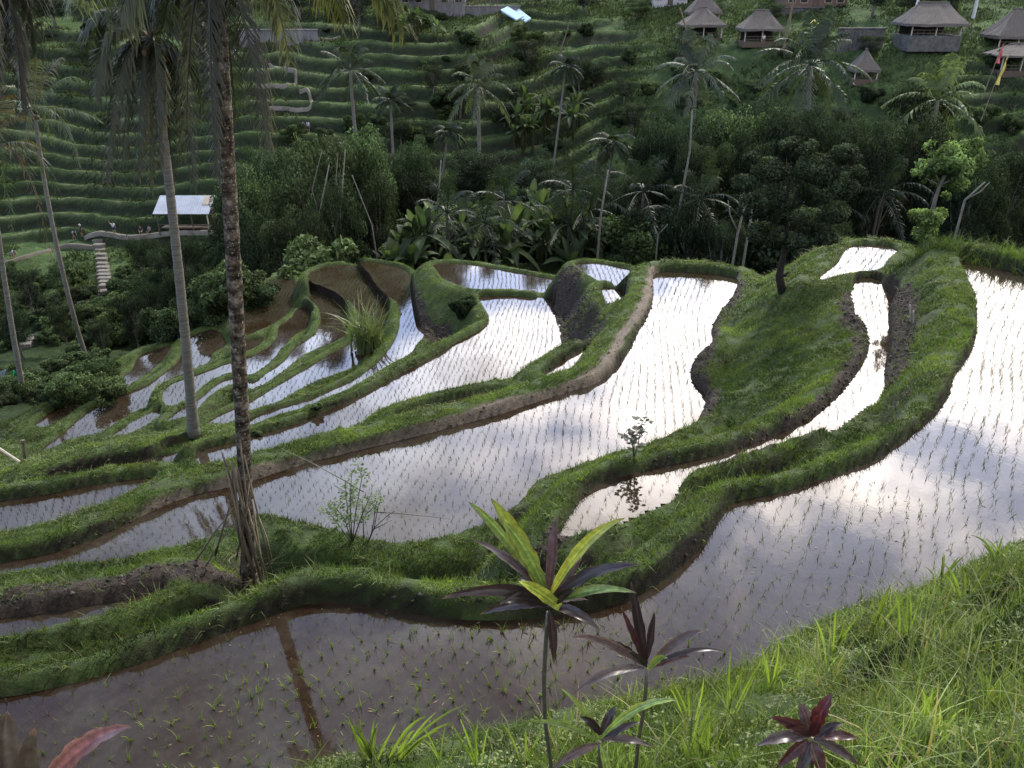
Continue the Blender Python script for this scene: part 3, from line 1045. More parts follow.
# clods of turned soil on the bare banks
NC = 400000
x = rs.rand(NC) * (GX1 - GX0) + GX0
y = rs.rand(NC) * (GY1 - GY0) + GY0
sm = gridmap(SOILM, x, y) + 0.10 * gridmap(PATHM, x, y) + 0.25 * gridmap(WALL, x, y)
keep = (~gridmap(INS, x, y)) & (rs.rand(NC) < sm * 0.9)
x, y = x[keep], y[keep]
z = zat(x, y)
vis, dist, u, v = inview(x, y, z, 10, 10)
x, y, z, dist = x[vis], y[vis], z[vis], dist[vis]
n = len(x)
r_ = (0.010 + 0.034 * rs.rand(n) ** 2.5) * (1 + 0.02 * dist)
oct_ = np.array([[1, 0, 0], [0, 1, 0], [-1, 0, 0], [0, -1, 0], [0, 0, .8], [0, 0, -.8]])
V = np.stack([x, y, z], 1)[:, None, :] + oct_[None] * r_[:, None, None] * (0.6 + 0.8 * rs.rand(n, 6, 1))
f8 = np.array([[0, 1, 4], [1, 2, 4], [2, 3, 4], [3, 0, 4], [1, 0, 5], [2, 1, 5], [3, 2, 5], [0, 3, 5]])
F = (np.arange(n)[:, None, None] * 6 + f8[None]).reshape(-1, 3)
col = np.array([0.040, 0.032, 0.025]) * (0.4 + 1.4 * rs.rand(n, 1) ** 2)
mm, g = newmat('soil_clod')
p = g.n('ShaderNodeBsdfPrincipled', Roughness=0.9)
g.l(g.mix(1.0, g.attr('Col'), g.ramp(g.noise(20, 3, .6, g.pos()), [(.3, .7), (.7, 1.3)]), 'MULTIPLY'), p.inputs['Base Color'])
g.out(p.outputs[0])
print('clods', n)
tag(link('soil_clods', npmesh('soil_clods', V.reshape(-1, 3), F, mm, np.repeat(col, 6, 0))), 'clods of dark turned soil on the bare banks', 'soil', kind='stuff')

# bits of straw and leaf floating on the nearest water
NC = 2600
x = rs.rand(NC) * 22 - 9
y = rs.rand(NC) * 14 + 6
d_, in_ = seg_dist(x, y, PAD['A']['poly'])
keep = in_ & (rs.rand(NC) < sstep(0.45, 0.65, fbm(x * 0.7, y * 0.7, 2, 181)) + 0.1)
x, y = x[keep], y[keep]
n = len(x)
a = rs.rand(n) * 6.28
L = 0.012 + 0.05 * rs.rand(n) ** 2
W_ = 0.004 + 0.010 * rs.rand(n)
zz_ = np.full(n, 0.0) - 0.004
fx_, fy_ = np.cos(a), np.sin(a)
V = np.stack([np.stack([x + fx_ * L * p1 - fy_ * W_ * p2, y + fy_ * L * p1 + fx_ * W_ * p2, zz_ + 0.004 * (p1 > 0)], 1) for p1, p2 in ((-1, 0), (0, 1), (1, 0), (0, -1))], 1).reshape(-1, 3)
col = np.array([0.12, 0.10, 0.06]) * (0.4 + 1.6 * rs.rand(n, 1))
tag(link('floating_straw', npmesh('floating_straw', V, np.arange(n * 4).reshape(-1, 4), RICE, np.repeat(col, 4, 0))), 'bits of straw and leaf floating on the nearest water', 'debris', kind='stuff')
# ---------------------------------------------------------------- trees and other plants
rnd = random.Random(5)
FROND = leafmat('palm_leaf', 0.25, 0.5, 0.35, 0.12, 0.5, (1.1, 1.15, 0.5))
LEAF = leafmat('tree_leaf', 0.22, 0.75, 0.06, 0.3, 0.25)
BANANA = leafmat('banana_leaf', 0.38, 0.62, 0.10, 0.2, 0.4)
TRUNK_GREY = simple('pale_trunk_bark', (0.20, 0.195, 0.175), (0.085, 0.08, 0.07), 3.0, 0.9, 1.0, 0.05, stretch=(0.5, 0.5, 7.0))
BARK = simple('dark_bark', (0.035, 0.028, 0.022), (0.075, 0.065, 0.055), 4.0, 0.9, 0.8, 0.03)
BARK_PALE = simple('pale_bark', (0.17, 0.16, 0.14), (0.085, 0.08, 0.07), 3.0, 0.9, 0.5, 0.02)
# mottled bark of the nearest palm
m, g = newmat('mottled_palm_bark')
o_ = g.obj()
f1 = g.noise(7.0, 5, 0.7, o_)
c = g.ramp(f1, [(0.40, (0.020, 0.016, 0.012)), (0.52, (0.070, 0.056, 0.043)), (0.64, (0.19, 0.165, 0.14))])
mp = g.n('ShaderNodeMapping'); mp.inputs['Scale'].default_value = (0.5, 0.5, 9.0); g.l(o_, mp.inputs[0])
ringn = g.noise(1.3, 3, 0.6, mp.outputs[0], 0.3)
c = g.mix(1.0, c, g.ramp(ringn, [(0.38, 0.45), (0.52, 1.1)]), 'MULTIPLY')
spk = g.ramp(g.noise(24.0, 3, 0.6, o_), [(0.60, 0.0), (0.68, 1.0)])
c = g.mix(spk, c, (0.26, 0.24, 0.20))
p = g.n('ShaderNodeBsdfPrincipled', Roughness=0.92)
p.inputs['Specular IOR Level'].default_value = 0.15
g.l(c, p.inputs['Base Color'])
g.l(g.bump(g.math('ADD', ringn, f1), 1.0, 0.04), p.inputs['Normal'])
g.out(p.outputs[0])
MOTTLED = m
NUT = simple('coconut_husk', (0.11, 0.075, 0.035), (0.06, 0.045, 0.02), 6, 0.6, 0.2)


def bez(P0, P1, P2, t):
    return P0 * (1 - t) ** 2 + P1 * (2 * t * (1 - t)) + P2 * t ** 2


def frond(mb, P0, P1, P2, npair=40, leaf=0.7, width=0.03, col=(0.05, 0.08, 0.02), hang=0.6, rach=0.03, start=0.14, tipcol=None, rg=rnd, fold=0.25):
    P0, P1, P2 = Vector(P0), Vector(P1), Vector(P2)
    K = 12
    pts = [bez(P0, P1, P2, i / K) for i in range(K + 1)]
    stem = tuple(c * 1.15 for c in col)
    mb.tube(pts, [rach * (1 - 0.85 * i / K) for i in range(K + 1)], 5, stem, cap=False)
    gdir = Vector((0, 0, -1))
    for i in range(npair):
        t = start + (1 - start) * (i + 0.5) / npair
        c = bez(P0, P1, P2, t)
        T = (bez(P0, P1, P2, min(t + 0.03, 1)) - bez(P0, P1, P2, t - 0.03)).normalized()
        S = T.cross(Vector((0, 0, 1)))
        steep = min(1.0, max(0.0, (abs(T.z) - 0.6) / 0.3))
        S2 = T.cross(Vector((0.25, 1, 0.1))).normalized()
        if S.length < 0.05:
            S = S2.copy()
        S.normalize()
        if S.dot(S2) < 0:
            S2 = -S2
        S = (S * (1 - steep) + S2 * steep).normalized()
        Nn = S.cross(T)
        ll = leaf * (math.sin(math.pi * (0.12 + 0.80 * t)) ** 0.7)
        for sg in (-1, 1):
            if rg.random() < 0.07:
                continue
            a = R(rg.uniform(24, 66)) * (1 - 0.45 * t)
            d = (S * sg * math.sin(a + 0.35) + T * math.cos(a + 0.35) * 1.1 + Nn * fold + gdir * 0.15).normalized()
            L = ll * rg.uniform(0.6, 1.15)
            m1 = c + d * (L * 0.5) + gdir * (hang * L * 0.15)
            d2 = (d * (1 - 0.75 * hang) + gdir * hang * 1.1).normalized()
            tip = m1 + d2 * (L * 0.55) + Vector((rg.uniform(-.08, .08), rg.uniform(-.08, .08), rg.uniform(-.05, .05))) * leaf
            wv = d.cross(Nn)
            if wv.length < 0.1:
                wv = T.copy()
            wv = (T * 0.8 + Nn * 0.35).normalized() * (width * 0.5)
            k = rg.uniform(0.75, 1.25)
            cc = tuple(q * k for q in col)
            tc_ = cc if tipcol is None else tuple(q * k for q in tipcol)
            mb.add([c - wv * 0.6, c + wv * 0.6, m1 + wv, m1 - wv, tip], [(0, 1, 2, 3), (3, 2, 4)], [cc, cc, cc, cc, tc_])


def bend_trunk(base, top, bow, n=14):
    base, top = Vector(base), Vector(top)
    mid = (base + top) / 2 + Vector(bow)
    return [bez(base, mid * 1.0, top, i / n) for i in range(n + 1)]


def trunk_mesh(base, top, r0, r1, bow=(0, 0, 0), n=24, mat=None, sides=12, flare=1.35, ringy=0.03, origin=None):
    mb = MB()
    pts = bend_trunk(base, top, bow, n)
    rr = []
    for i in range(n + 1):
        t = i / n
        r = r0 + (r1 - r0) * t
        r *= 1 + (flare - 1) * max(0, 1 - t * 9)
        r *= 1 + (ringy if i % 2 else -ringy)
        rr.append(r)
    if origin is not None:
        o = Vector(origin)
        pts = [p_ - o for p_ in pts]
    mb.tube(pts, rr, sides, (1, 1, 1), True, 0.05)
    return mb.mesh('trunk', mat or TRUNK_GREY, True)


def nut_cluster(mb, c, n, r, rg=rnd):
    c = Vector(c)
    for i in range(n):
        q = c + Vector((rg.uniform(-1, 1), rg.uniform(-1, 1), rg.uniform(-1.2, .1))) * r * 2.3
        col = rg.choice([(1, 1, 1), (0.8, 0.95, 0.6), (1.3, 1.0, 0.7)])
        # small faceted ovoid
        vs, fs = [(q.x, q.y, q.z + r * 1.15)], []
        for j in range(1, 5):
            ph = math.pi * j / 5
            for k in range(7):
                a = 2 * math.pi * k / 7
                vs.append((q.x + r * math.sin(ph) * math.cos(a), q.y + r * math.sin(ph) * math.sin(a), q.z + 1.15 * r * math.cos(ph)))
        vs.append((q.x, q.y, q.z - 1.15 * r))
        for k in range(7):
            fs.append((0, 1 + k, 1 + (k + 1) % 7))
            for j in range(3):
                a_ = 1 + j * 7 + k; b_ = 1 + j * 7 + (k + 1) % 7
                fs.append((a_, a_ + 7, b_ + 7, b_))
            fs.append((22 + k, 29, 22 + (k + 1) % 7))
        mb.add(vs, fs, col)


def near_palm(label, base, crown, r0, r1, bow, fronds, trunkmat, npair=46, leaf=0.75, width=0.03, nuts=8, nutr=0.1, sides=14):
    base = Vector(base); crown = Vector(crown)
    root = empty('coconut_palm', base, 0, label, 'palm tree')
    child('trunk', trunk_mesh(base, crown - Vector((0, 0, 0.15)), r0, r1, bow, 60, trunkmat, sides, origin=base, ringy=0.035), root)
    for (tip, ctl, col, tipcol, hang, lw) in fronds:
        mb = MB()
        o = base
        frond(mb, crown - o + Vector((0, 0, -0.05)), Vector(ctl) - o, Vector(tip) - o, npair, leaf * lw, width, col, hang, 0.035, tipcol=tipcol)
        child('frond', mb.mesh('frond', FROND), root)
    if nuts:
        mb = MB()
        nut_cluster(mb, crown - base + Vector((0, 0, -0.25)), nuts, nutr)
        child('coconut_bunch', mb.mesh('coconut_bunch', NUT, True), root)
    # brown fibre around the crown shaft
    mb = MB()
    c0 = crown - base
    for i in range(26):
        a = rnd.random() * 6.28
        rr_ = r1 * rnd.uniform(0.9, 1.6)
        p0 = c0 + Vector((math.cos(a) * r1 * .6, math.sin(a) * r1 * .6, rnd.uniform(-0.5, 0.1)))
        p1 = p0 + Vector((math.cos(a) * rr_, math.sin(a) * rr_, rnd.uniform(0.05, 0.3)))
        mb.tube([p0, (p0 + p1) / 2 + Vector((0, 0, .05)), p1], [r1 * .35, r1 * .3, r1 * .12], 5, (0.09, 0.07, 0.05))
    child('crown_shaft', mb.mesh('crown_shaft', FROND, True), root)
    return root


def pxy(px, py, Y):
    return Vector(aty(px, py, Y))


GREY_DEAD = (0.056, 0.058, 0.042)
DARKG = (0.030, 0.040, 0.022)
OLIVE = (0.055, 0.062, 0.030)
PALEG = (0.095, 0.115, 0.075)
YELLOW = (0.20, 0.19, 0.05)
# nearest palm, mottled trunk
bp = hit(250, 592)
Yb = bp[1]
Yc = Yb + 0.2
cr = pxy(213, -52, Yc)
fl = []
def fr_(tx, ty, cx_, cy_, col, tip=None, hang=0.6, lw=1.0, dy=0.0, Y=None):
    return (pxy(tx, ty, (Y or Yc) + dy), pxy(cx_, cy_, (Y or Yc) + dy * 0.5), col, tip, hang, lw)
fl += [fr_(216, 178, 205, -10, GREY_DEAD, None, 0.8, 0.55, -0.3),
       fr_(268, 150, 240, -40, GREY_DEAD, (0.13, 0.11, 0.04), 0.85, 0.75, -0.25),
       fr_(186, 128, 190, -50, (0.05, 0.052, 0.045), None, 0.85, 0.7, 0.3),
       fr_(236, 120, 222, -40, DARKG, None, 0.8, 0.6, 0.5),
       fr_(290, 62, 262, -95, (0.10, 0.11, 0.085), None, 0.8, 0.8, 0.6),
       fr_(402, 26, 315, -140, OLIVE, YELLOW, 0.75, 0.95, -0.4),
       fr_(345, 20, 290, -120, OLIVE, YELLOW, 0.75, 0.85, 0.8),
       fr_(120, 18, 160, -120, (0.085, 0.10, 0.07), (0.14, 0.15, 0.05), 0.8, 1.0, -0.2),
       fr_(78, 8, 130, -130, (0.10, 0.115, 0.09), PALEG, 0.75, 1.0, 0.9),
       fr_(160, 40, 180, -80, DARKG, None, 0.8, 0.8, 1.2),
       fr_(250, -250, 225, -180, OLIVE, None, 0.5, 1.0, 0.5),
       fr_(150, -230, 190, -180, OLIVE, None, 0.5, 1.0, -0.6),
       fr_(330, -170, 260, -190, OLIVE, None, 0.6, 1.0, 0.2),
       fr_(215, -120, 215, -160, OLIVE, None, 0.6, 1.0, -2.0),
       fr_(190, -60, 205, -150, OLIVE, None, 0.7, 1.0, 2.5)]
near_palm('tall coconut palm in front with dark mottled trunk and poles tied round its foot', bp - np.array([0, 0, 0.1]), cr, 0.125, 0.105, (0.05, 0, 0), fl, MOTTLED, 90, 0.85, 0.040, 5, 0.09, 18)

# second palm among the left paddies
bp2 = hit(194, 437)
Y2 = bp2[1]
cr2 = pxy(151, 38, Y2)
fl = []
def f2(tx, ty, cx_, cy_, col, tip=None, hang=0.8, lw=1.0, dy=0.0):
    return fr_(tx, ty, cx_, cy_, col, tip, hang, lw, dy, Y2)
DK = (0.036, 0.042, 0.028)
for (tx, ty, dy) in [(106, 182, -0.8), (122, 165, 0.4), (138, 178, -0.5), (146, 150, 1.0), (160, 170, -1.0), (172, 186, 0.3), (182, 160, 0.8), (194, 192, -0.4), (112, 130, 1.4), (150, 190, 0.2)]:
    ctx = 151 + (tx - 151) * 0.75
    fl.append(f2(tx, ty, ctx, 20, DK if rnd.random() < 0.6 else (0.05, 0.052, 0.045), (0.10, 0.085, 0.03) if rnd.random() < .4 else None, 0.85, 0.62, dy))
for (tx, ty, cx_, cy_, dy) in [(205, 120, 195, 0, 0.5), (95, 95, 105, -5, -0.5), (215, 70, 195, -20, 1.0), (88, 50, 110, -30, 0.8), (120, -50, 140, -30, 0.2), (160, -60, 152, -30, 0.6), (190, -40, 165, -30, -0.8), (100, -15, 125, -35, -1.5), (215, 10, 180, -30, -1.2), (150, -30, 150, -30, 3.5)]:
    fl.append(f2(tx, ty, cx_, cy_, (0.042, 0.052, 0.036), None, 0.7, 0.8, dy))
near_palm('palm with smooth pale grey trunk among the low paddies, shaggy dark fronds hanging down', bp2 - np.array([0, 0, 0.15]), cr2, 0.175, 0.115, (0.15, 0, 0), fl, TRUNK_GREY, 70, 1.25, 0.085, 12, 0.10)

# palm outside the left edge: only its hanging fronds reach the picture
bp0 = np.array([-9.8, 8.4, gz(-9.8, 8.4)])
Y0 = 8.9
cr0 = pxy(-40, -80, Y0)
fl = [fr_(22, 108, 15, -70, (0.036, 0.034, 0.030), None, 0.9, 0.5, 0.0, Y0), fr_(-8, 90, -20, -70, (0.036, 0.034, 0.030), None, 0.9, 0.6, -0.3, Y0), fr_(36, 50, 20, -90, (0.05, 0.052, 0.045), None, 0.9, 0.6, 0.4, Y0),
      fr_(10, 60, 0, -90, (0.03, 0.034, 0.022), None, 0.8, 0.6, 0.6, Y0), fr_(-160, 40, -120, -120, OLIVE, None, 0.8, 1, 0, Y0), fr_(-80, -250, -50, -180, OLIVE, None, 0.6, 1, 0.3, Y0), fr_(40, -200, -10, -180, OLIVE, None, 0.6, 1, 0.6, Y0)]
near_palm('palm beyond the left edge of the picture, only its dark hanging fronds in view', bp0, cr0, 0.13, 0.10, (0, 0, 0), fl, MOTTLED, 80, 0.8, 0.040, 0)

# two paler palms at the far left
def mid_palm(label, bpx, Yd, cpx, tips, r0, r1, col, leaf, npair=34, width=0.06, nuts=6, bow=(0, 0, 0), base=None):
    if base is None:
        b = pxy(bpx[0], bpx[1], Yd); b.z = gz(b.x, b.y) - 0.2
    else:
        b = Vector(base)
    c = pxy(cpx[0], cpx[1], Yd)
    fl = []
    for (tx, ty, up, dy) in tips:
        ctl = (cpx[0] + (tx - cpx[0]) * 0.55, min(cpx[1], ty) - up)
        fl.append((pxy(tx, ty, Yd + dy), pxy(ctl[0], ctl[1], Yd + dy * .5), tuple(q * rnd.uniform(.8, 1.2) for q in col), None, 0.6, 1.0))
    return near_palm(label, b, c, r0, r1, bow, fl, TRUNK_GREY, npair, leaf, width, nuts, 0.16, 10)


mid_palm('slender palm with silvery fronds left of the stone steps', (79, 333), 66, (34, 112), [(102, 122, 12, 0), (80, 168, 22, -1), (62, 58, 0, 1), (4, 88, 10, 0), (-12, 135, 15, -1), (52, 145, 20, 2), (22, 165, 18, -2), (78, 78, 8, 1), (38, 60, -5, 0), (12, 60, 0, -1), (-5, 105, 12, 2)],
         0.21, 0.15, PALEG, 1.2, 36, 0.085, 5, (-0.9, 0, 0))
b_ = hit(25, 402)
mid_palm('leftmost palm with a leaning trunk beside the green cloth', (25, 402), float(b_[1]), (-12, 152), [(40, 148, 16, 0), (52, 262, 40, -.5), (56, 190, 32, .5), (22, 118, 10, 0), (-60, 150, 15, 0), (12, 232, 30, .3), (-20, 80, 0, .6), (-70, 110, 5, -.5), (10, 95, 0, -1), (-40, 230, 30, 0.8)],
         0.16, 0.11, (0.085, 0.095, 0.055), 0.95, 34, 0.06, 5, (-0.3, 0, 0), b_ - np.array([0, 0, .2]))

# palms of the far side, one crown mesh each
def crown_mesh(seed, L, n, upness, col, leaf, width=0.1, npair=22, spread=1.0, tipcol=None):
    rg = random.Random(seed)
    mb = MB()
    for i in range(n):
        az = i * 2.399 + rg.uniform(-.25, .25)
        f = i / n
        el = R(upness - f * (upness + 50 * spread) + rg.uniform(-8, 8))
        Li = L * rg.uniform(0.82, 1.05)
        d = Vector((math.cos(az) * math.cos(el), math.sin(az) * math.cos(el), math.sin(el)))
        P1 = d * (Li * 0.55) + Vector((0, 0, 0.12 * Li))
        P2 = d * (Li * 0.97) + Vector((0, 0, -Li * (0.10 + 0.36 * math.cos(el)) * rg.uniform(.5, 1.2)))
        k = rg.uniform(0.7, 1.3)
        frond(mb, (0, 0, 0), P1, P2, npair, leaf, width, tuple(q * k for q in col), rg.uniform(0.4, 0.8), 0.05, tipcol=tipcol, rg=rg)
    return mb.mesh('crown', FROND)


def far_palm(label, cpx, Yd, bpx, r0, L, n, upness, col, leaf, seed, bow=(0, 0, 0), npair=34, width=0.19, group=None, nm='coconut_palm', r1=None):
    c = pxy(cpx[0], cpx[1], Yd)
    b = pxy(bpx[0], bpx[1], Yd)
    b.z = min(gz(b.x, b.y), b.z + 3) - 0.3
    root = empty(nm, b, 0, label, 'palm tree', group)
    col = tuple(q * 1.7 for q in col)
    child('trunk', trunk_mesh(b, c, r0, r1 or r0 * .7, bow, 14, TRUNK_GREY, 7, origin=b), root)
    k = child('crown', crown_mesh(seed, L, n, upness, col, leaf, width, npair), root)
    k.location = c - b
    return root


far_palm('palm with a straight grey trunk on the far terraces, above the banana plants', (478, 86), 104, (480, 178), 0.30, 4.9, 16, 75, (0.045, 0.058, 0.038), 1.1, 31, width=0.2)
far_palm('broad crowned palm below the thatched huts, left of the one with a yellow tip', (696, 72), 88, (676, 262), 0.25, 5.4, 18, 80, (0.055, 0.068, 0.05), 1.1, 32, (0.8, 0, 0), width=0.19)
far_palm('big bushy palm below the grey wall, a yellow bird-like tip in its crown', (811, 66), 86, (806, 200), 0.3, 6.4, 22, 80, (0.032, 0.046, 0.030), 1.3, 33, width=0.21)
far_palm('palm with fresh light green upright fronds and a long pale bent trunk', (937, 100), 78, (909, 215), 0.30, 4.8, 18, 82, (0.080, 0.105, 0.045), 1.1, 34, (1.2, 0, 0), width=0.19)
far_palm('short dark tufted palm with thin trunk, leftmost of the small ones', (448, 132), 88, (434, 235), 0.13, 2.1, 14, 50, (0.018, 0.028, 0.016), 0.6, 35)
far_palm('dark tufted palm high above the banana plants on a long thin white trunk', (566, 66), 98, (544, 160), 0.15, 2.3, 14, 50, (0.020, 0.030, 0.018), 0.7, 36)
far_palm('dark tufted palm on a thin leaning trunk, right of the banana plants', (613, 142), 70, (596, 250), 0.13, 2.3, 15, 45, (0.018, 0.028, 0.016), 0.7, 37, (0.3, 0, 0))
far_palm('small dark palm right of the mottled trunk, near the metal roof', (269, 188), 80, (273, 275), 0.12, 1.8, 12, 50, (0.018, 0.027, 0.016), 0.6, 38)
far_palm('dim coconut palm behind the yellow frond tips', (350, 70), 98, (356, 150), 0.25, 4.6, 15, 70, (0.026, 0.036, 0.024), 1.0, 39)
far_palm('small palm on the upper terraces left of the banana clump', (390, 100), 112, (392, 135), 0.2, 3.0, 13, 60, (0.024, 0.034, 0.022), 0.8, 40)

# ---- broadleaf trees
def leaf_cloud(seed, lobes, n, size, col, dens=None, mat=None, droop=0.0):
    """small leaf quads scattered over and inside a set of ellipsoid lobes"""
    q = np.random.RandomState(seed)
    vols = np.array([l[3] * l[4] * l[5] for l in lobes]) ** 0.7
    idx = q.choice(len(lobes), n, p=vols / vols.sum())
    Lb = np.array(lobes)[idx]
    d = q.randn(n, 3)
    d /= np.linalg.norm(d, axis=1, keepdims=True)
    rad = q.rand(n, 1) ** 0.28
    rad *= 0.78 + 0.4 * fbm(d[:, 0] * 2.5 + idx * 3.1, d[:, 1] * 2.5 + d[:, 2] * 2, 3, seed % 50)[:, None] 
    C0 = Lb[:, :3] + d * rad * Lb[:, 3:6]
    cl = fbm(C0[:, 0] * 1.9 + 9, C0[:, 1] * 1.9 + C0[:, 2] * 2.1, 3, 7)
    keep = cl > 0.40
    C0, d, cl, rad = C0[keep], d[keep], cl[keep], rad[keep]
    n = len(C0)
    nr = d * 0.5 + q.randn(n, 3) * 0.7 + np.array([0, 0, 0.5])
    nr /= np.linalg.norm(nr, axis=1, keepdims=True)
    t = np.cross(nr, q.randn(n, 3))
    t /= np.linalg.norm(t, axis=1, keepdims=True)
    b = np.cross(nr, t)
    s = size * (0.6 + 0.8 * q.rand(n, 1))
    t = t * s
    b = b * s * 0.55
    dn_ = np.array([0, 0, -1.0]) * s * droop
    V = np.stack([C0 - t, C0 - b + nr * s * 0.15, C0 + t + dn_, C0 + b + nr * s * 0.15], 1).reshape(-1, 3)
    shade = (0.30 + 0.80 * np.clip(rad, 0, 1)) * (0.45 + 0.95 * (d[:, 2:3] * 0.5 + 0.5)) * (0.25 + 2.2 * np.clip(cl[:, None] - 0.30, 0, 1)) * (0.7 + 0.7 * q.rand(n, 1) ** 2) * 1.5  # crown shading put into the leaf colour: darker inside and below, lighter on top
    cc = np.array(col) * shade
    return npmesh('crown', V, np.arange(n * 4).reshape(-1, 4), mat or LEAF, np.repeat(cc, 4, 0))


def mk_lobes(seed, k, w, h, z0):
    q = random.Random(seed)
    L = [(0, 0, z0 + h * 0.5, w * 0.55, w * 0.55, h * 0.5)]
    for i in range(k):
        a = i * 2.4 + q.random()
        rr_ = w * q.uniform(0.3, 0.68)
        zz = z0 + h * q.uniform(0.15, 0.95)
        s_ = w * q.uniform(0.22, 0.42)
        L.append((math.cos(a) * rr_, math.sin(a) * rr_, zz, s_, s_, s_ * q.uniform(0.6, 0.9)))
    return L


def limbs_mesh(seed, lobes, H, r, mat, bend=0.3):
    q = random.Random(seed)
    mb = MB()
    top = Vector((q.uniform(-bend, bend), q.uniform(-bend, bend), H * 0.62))
    mb.tube([Vector((0, 0, -0.6)), Vector((q.uniform(-.2, .2) * bend, q.uniform(-.2, .2), H * 0.28)), top, Vector((top.x * 1.3, top.y, H * 0.85))], [r * 1.3, r, r * 0.7, r * 0.2], 8, (1, 1, 1))
    for l in lobes[1:]:
        e = Vector(l[:3])
        st = Vector((top.x * 0.6, top.y * .6, H * q.uniform(0.3, 0.6)))
        mid = (st + e) / 2 + Vector((0, 0, -0.1 * H * q.random()))
        mb.tube([st, mid, e], [r * 0.45, r * 0.3, r * 0.08], 6, (1, 1, 1))
    return mb.mesh('trunk', mat, True)


TREES = []
cols = [(0.038, 0.060, 0.030), (0.027, 0.042, 0.022), (0.045, 0.070, 0.036), (0.028, 0.048, 0.028), (0.036, 0.050, 0.026), (0.024, 0.036, 0.021)]
for i in range(6):
    lo = mk_lobes(100 + i, 16, 3.9, 6.8, 2.6)
    root = empty('broadleaf_tree', (0, 0, -60), 0, 'proto', 'tree')
    child('trunk', limbs_mesh(i, lo, 10, 0.22, BARK_PALE if i % 2 else BARK), root)
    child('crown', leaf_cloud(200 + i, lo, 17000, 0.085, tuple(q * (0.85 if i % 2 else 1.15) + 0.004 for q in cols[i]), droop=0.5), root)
    TREES.append([root, False])


def put_tree(kind, px, Yd, top, wpx, label, group=None):
    ent = TREES[kind]
    b = pxy(px, 300, Yd)
    b.z = gz(b.x, b.y) - 0.2
    tz = aty(px, top, Yd)[2]
    H = max(tz - b.z, 2.0)
    dist = Yd / math.cos(R(15))
    w = wpx / FPX * dist
    s_xy = w / 8.6
    s_z = H / 10.2
    s_xy = max(s_xy, s_z * 0.55)
    if not ent[1]:
        o = ent[0]
        o.location = b
        o.rotation_euler = (0, 0, rnd.random() * 6.28)
        o.scale = (s_xy, s_xy, s_z)
        o['label'] = label
        ent[1] = True
    else:
        o = dup(ent[0], b, rnd.random() * 6.28, (s_xy, s_xy, s_z), label)
    if group:
        o['group'] = group
    return o


put_tree(2, 722, 66, 92, 105, 'largest feathery green tree of the ravine, centre right under the thatched huts')
put_tree(0, 665, 70, 112, 70, 'mid green tree at the left foot of the big feathery tree')
put_tree(4, 770, 76, 98, 80, 'olive green tree between the big feathery tree and the bushy palm')
put_tree(1, 845, 68, 118, 80, 'dark round tree behind the small dark-trunked one')
put_tree(5, 878, 80, 72, 56, 'tall dark tree left of the light green palm, under the grey wall')
put_tree(3, 893, 72, 140, 50, 'blue-green tree left of the pale bent palm trunk')
put_tree(2, 372, 72, 112, 90, 'light olive tree with spreading crown left of the banana plants')
put_tree(4, 318, 66, 122, 62, 'tree with thin pale stems right of the mottled palm trunk')
put_tree(0, 425, 80, 128, 50, 'green tree just behind the leftmost small palm')
put_tree(3, 296, 80, 148, 60, 'bushy tree behind the thin pale stems')
DG = 'dark leafy trees filling the ravine'
DL = 'dark leafy tree in the shaded ravine behind the paddies'
for (k, px, Yd, top, w) in [(1, 262, 60, 200, 60), (5, 300, 56, 205, 60), (1, 345, 60, 172, 70), (5, 640, 58, 205, 60), (1, 682, 56, 190, 80), (4, 745, 58, 175, 80), (0, 790, 72, 120, 80), (1, 815, 54, 195, 60),
                            (5, 852, 60, 178, 70), (3, 905, 62, 190, 60), (1, 965, 62, 196, 64), (5, 1010, 66, 205, 60), (1, 1040, 70, 190, 70), (3, 655, 64, 160, 60), (5, 715, 54, 215, 60), (1, 770, 56, 205, 70), (4, 872, 70, 130, 60),
                            (5, 245, 68, 210, 50), (1, 590, 64, 222, 50), (0, 918, 84, 120, 60), (1, 690, 62, 150, 60)]:
    put_tree(k, px, Yd, top, w, DL, DG)
for i in range(84):
    px = 250 + 770 * (i + rnd.random()) / 84
    prof_ = 150 if px < 400 else (160 if px < 560 else (172 if px < 640 else (106 if px < 760 else (112 if px < 880 else 150))))
    put_tree(rnd.choice([1, 3, 5, 1, 3, 5, 0]), px, rnd.uniform(76, 86) if 385 < px < 590 else rnd.uniform(60, 82), prof_ + rnd.uniform(-14, 34), rnd.uniform(45, 80), DL, DG)
for (k, px, Yd, top, w) in [(1, 150, 84, 236, 36), (3, 168, 78, 240, 40), (5, 190, 74, 236, 44), (1, 212, 70, 232, 46), (3, 232, 66, 228, 46), (5, 204, 62, 262, 44), (1, 172, 66, 268, 36), (3, 148, 70, 272, 36), (5, 128, 66, 292, 34), (1, 222, 58, 264, 40), (0, 186, 58, 290, 30), (5, 30, 74, 268, 40), (3, 5, 62, 300, 44), (1, 55, 62, 300, 34), (5, 92, 58, 318, 30), (0, 66, 84, 262, 26)]:
    put_tree(k, px, Yd, top, w, 'small leafy tree of the dark thicket left of the paddies', 'small trees left of the paddies')
for i in range(26):
    px = rnd.uniform(560, 905) if i < 18 else rnd.uniform(380, 540)
    py = rnd.uniform(66, 150)
    h_ = hit(px, py)
    put_tree(rnd.choice([1, 3, 5, 0]), px, h_[1], py - rnd.uniform(18, 40), rnd.uniform(26, 46), 'dark tree standing on the middle of the opposite slope', 'trees on the middle slope')
HG = 'trees on the upper slope'
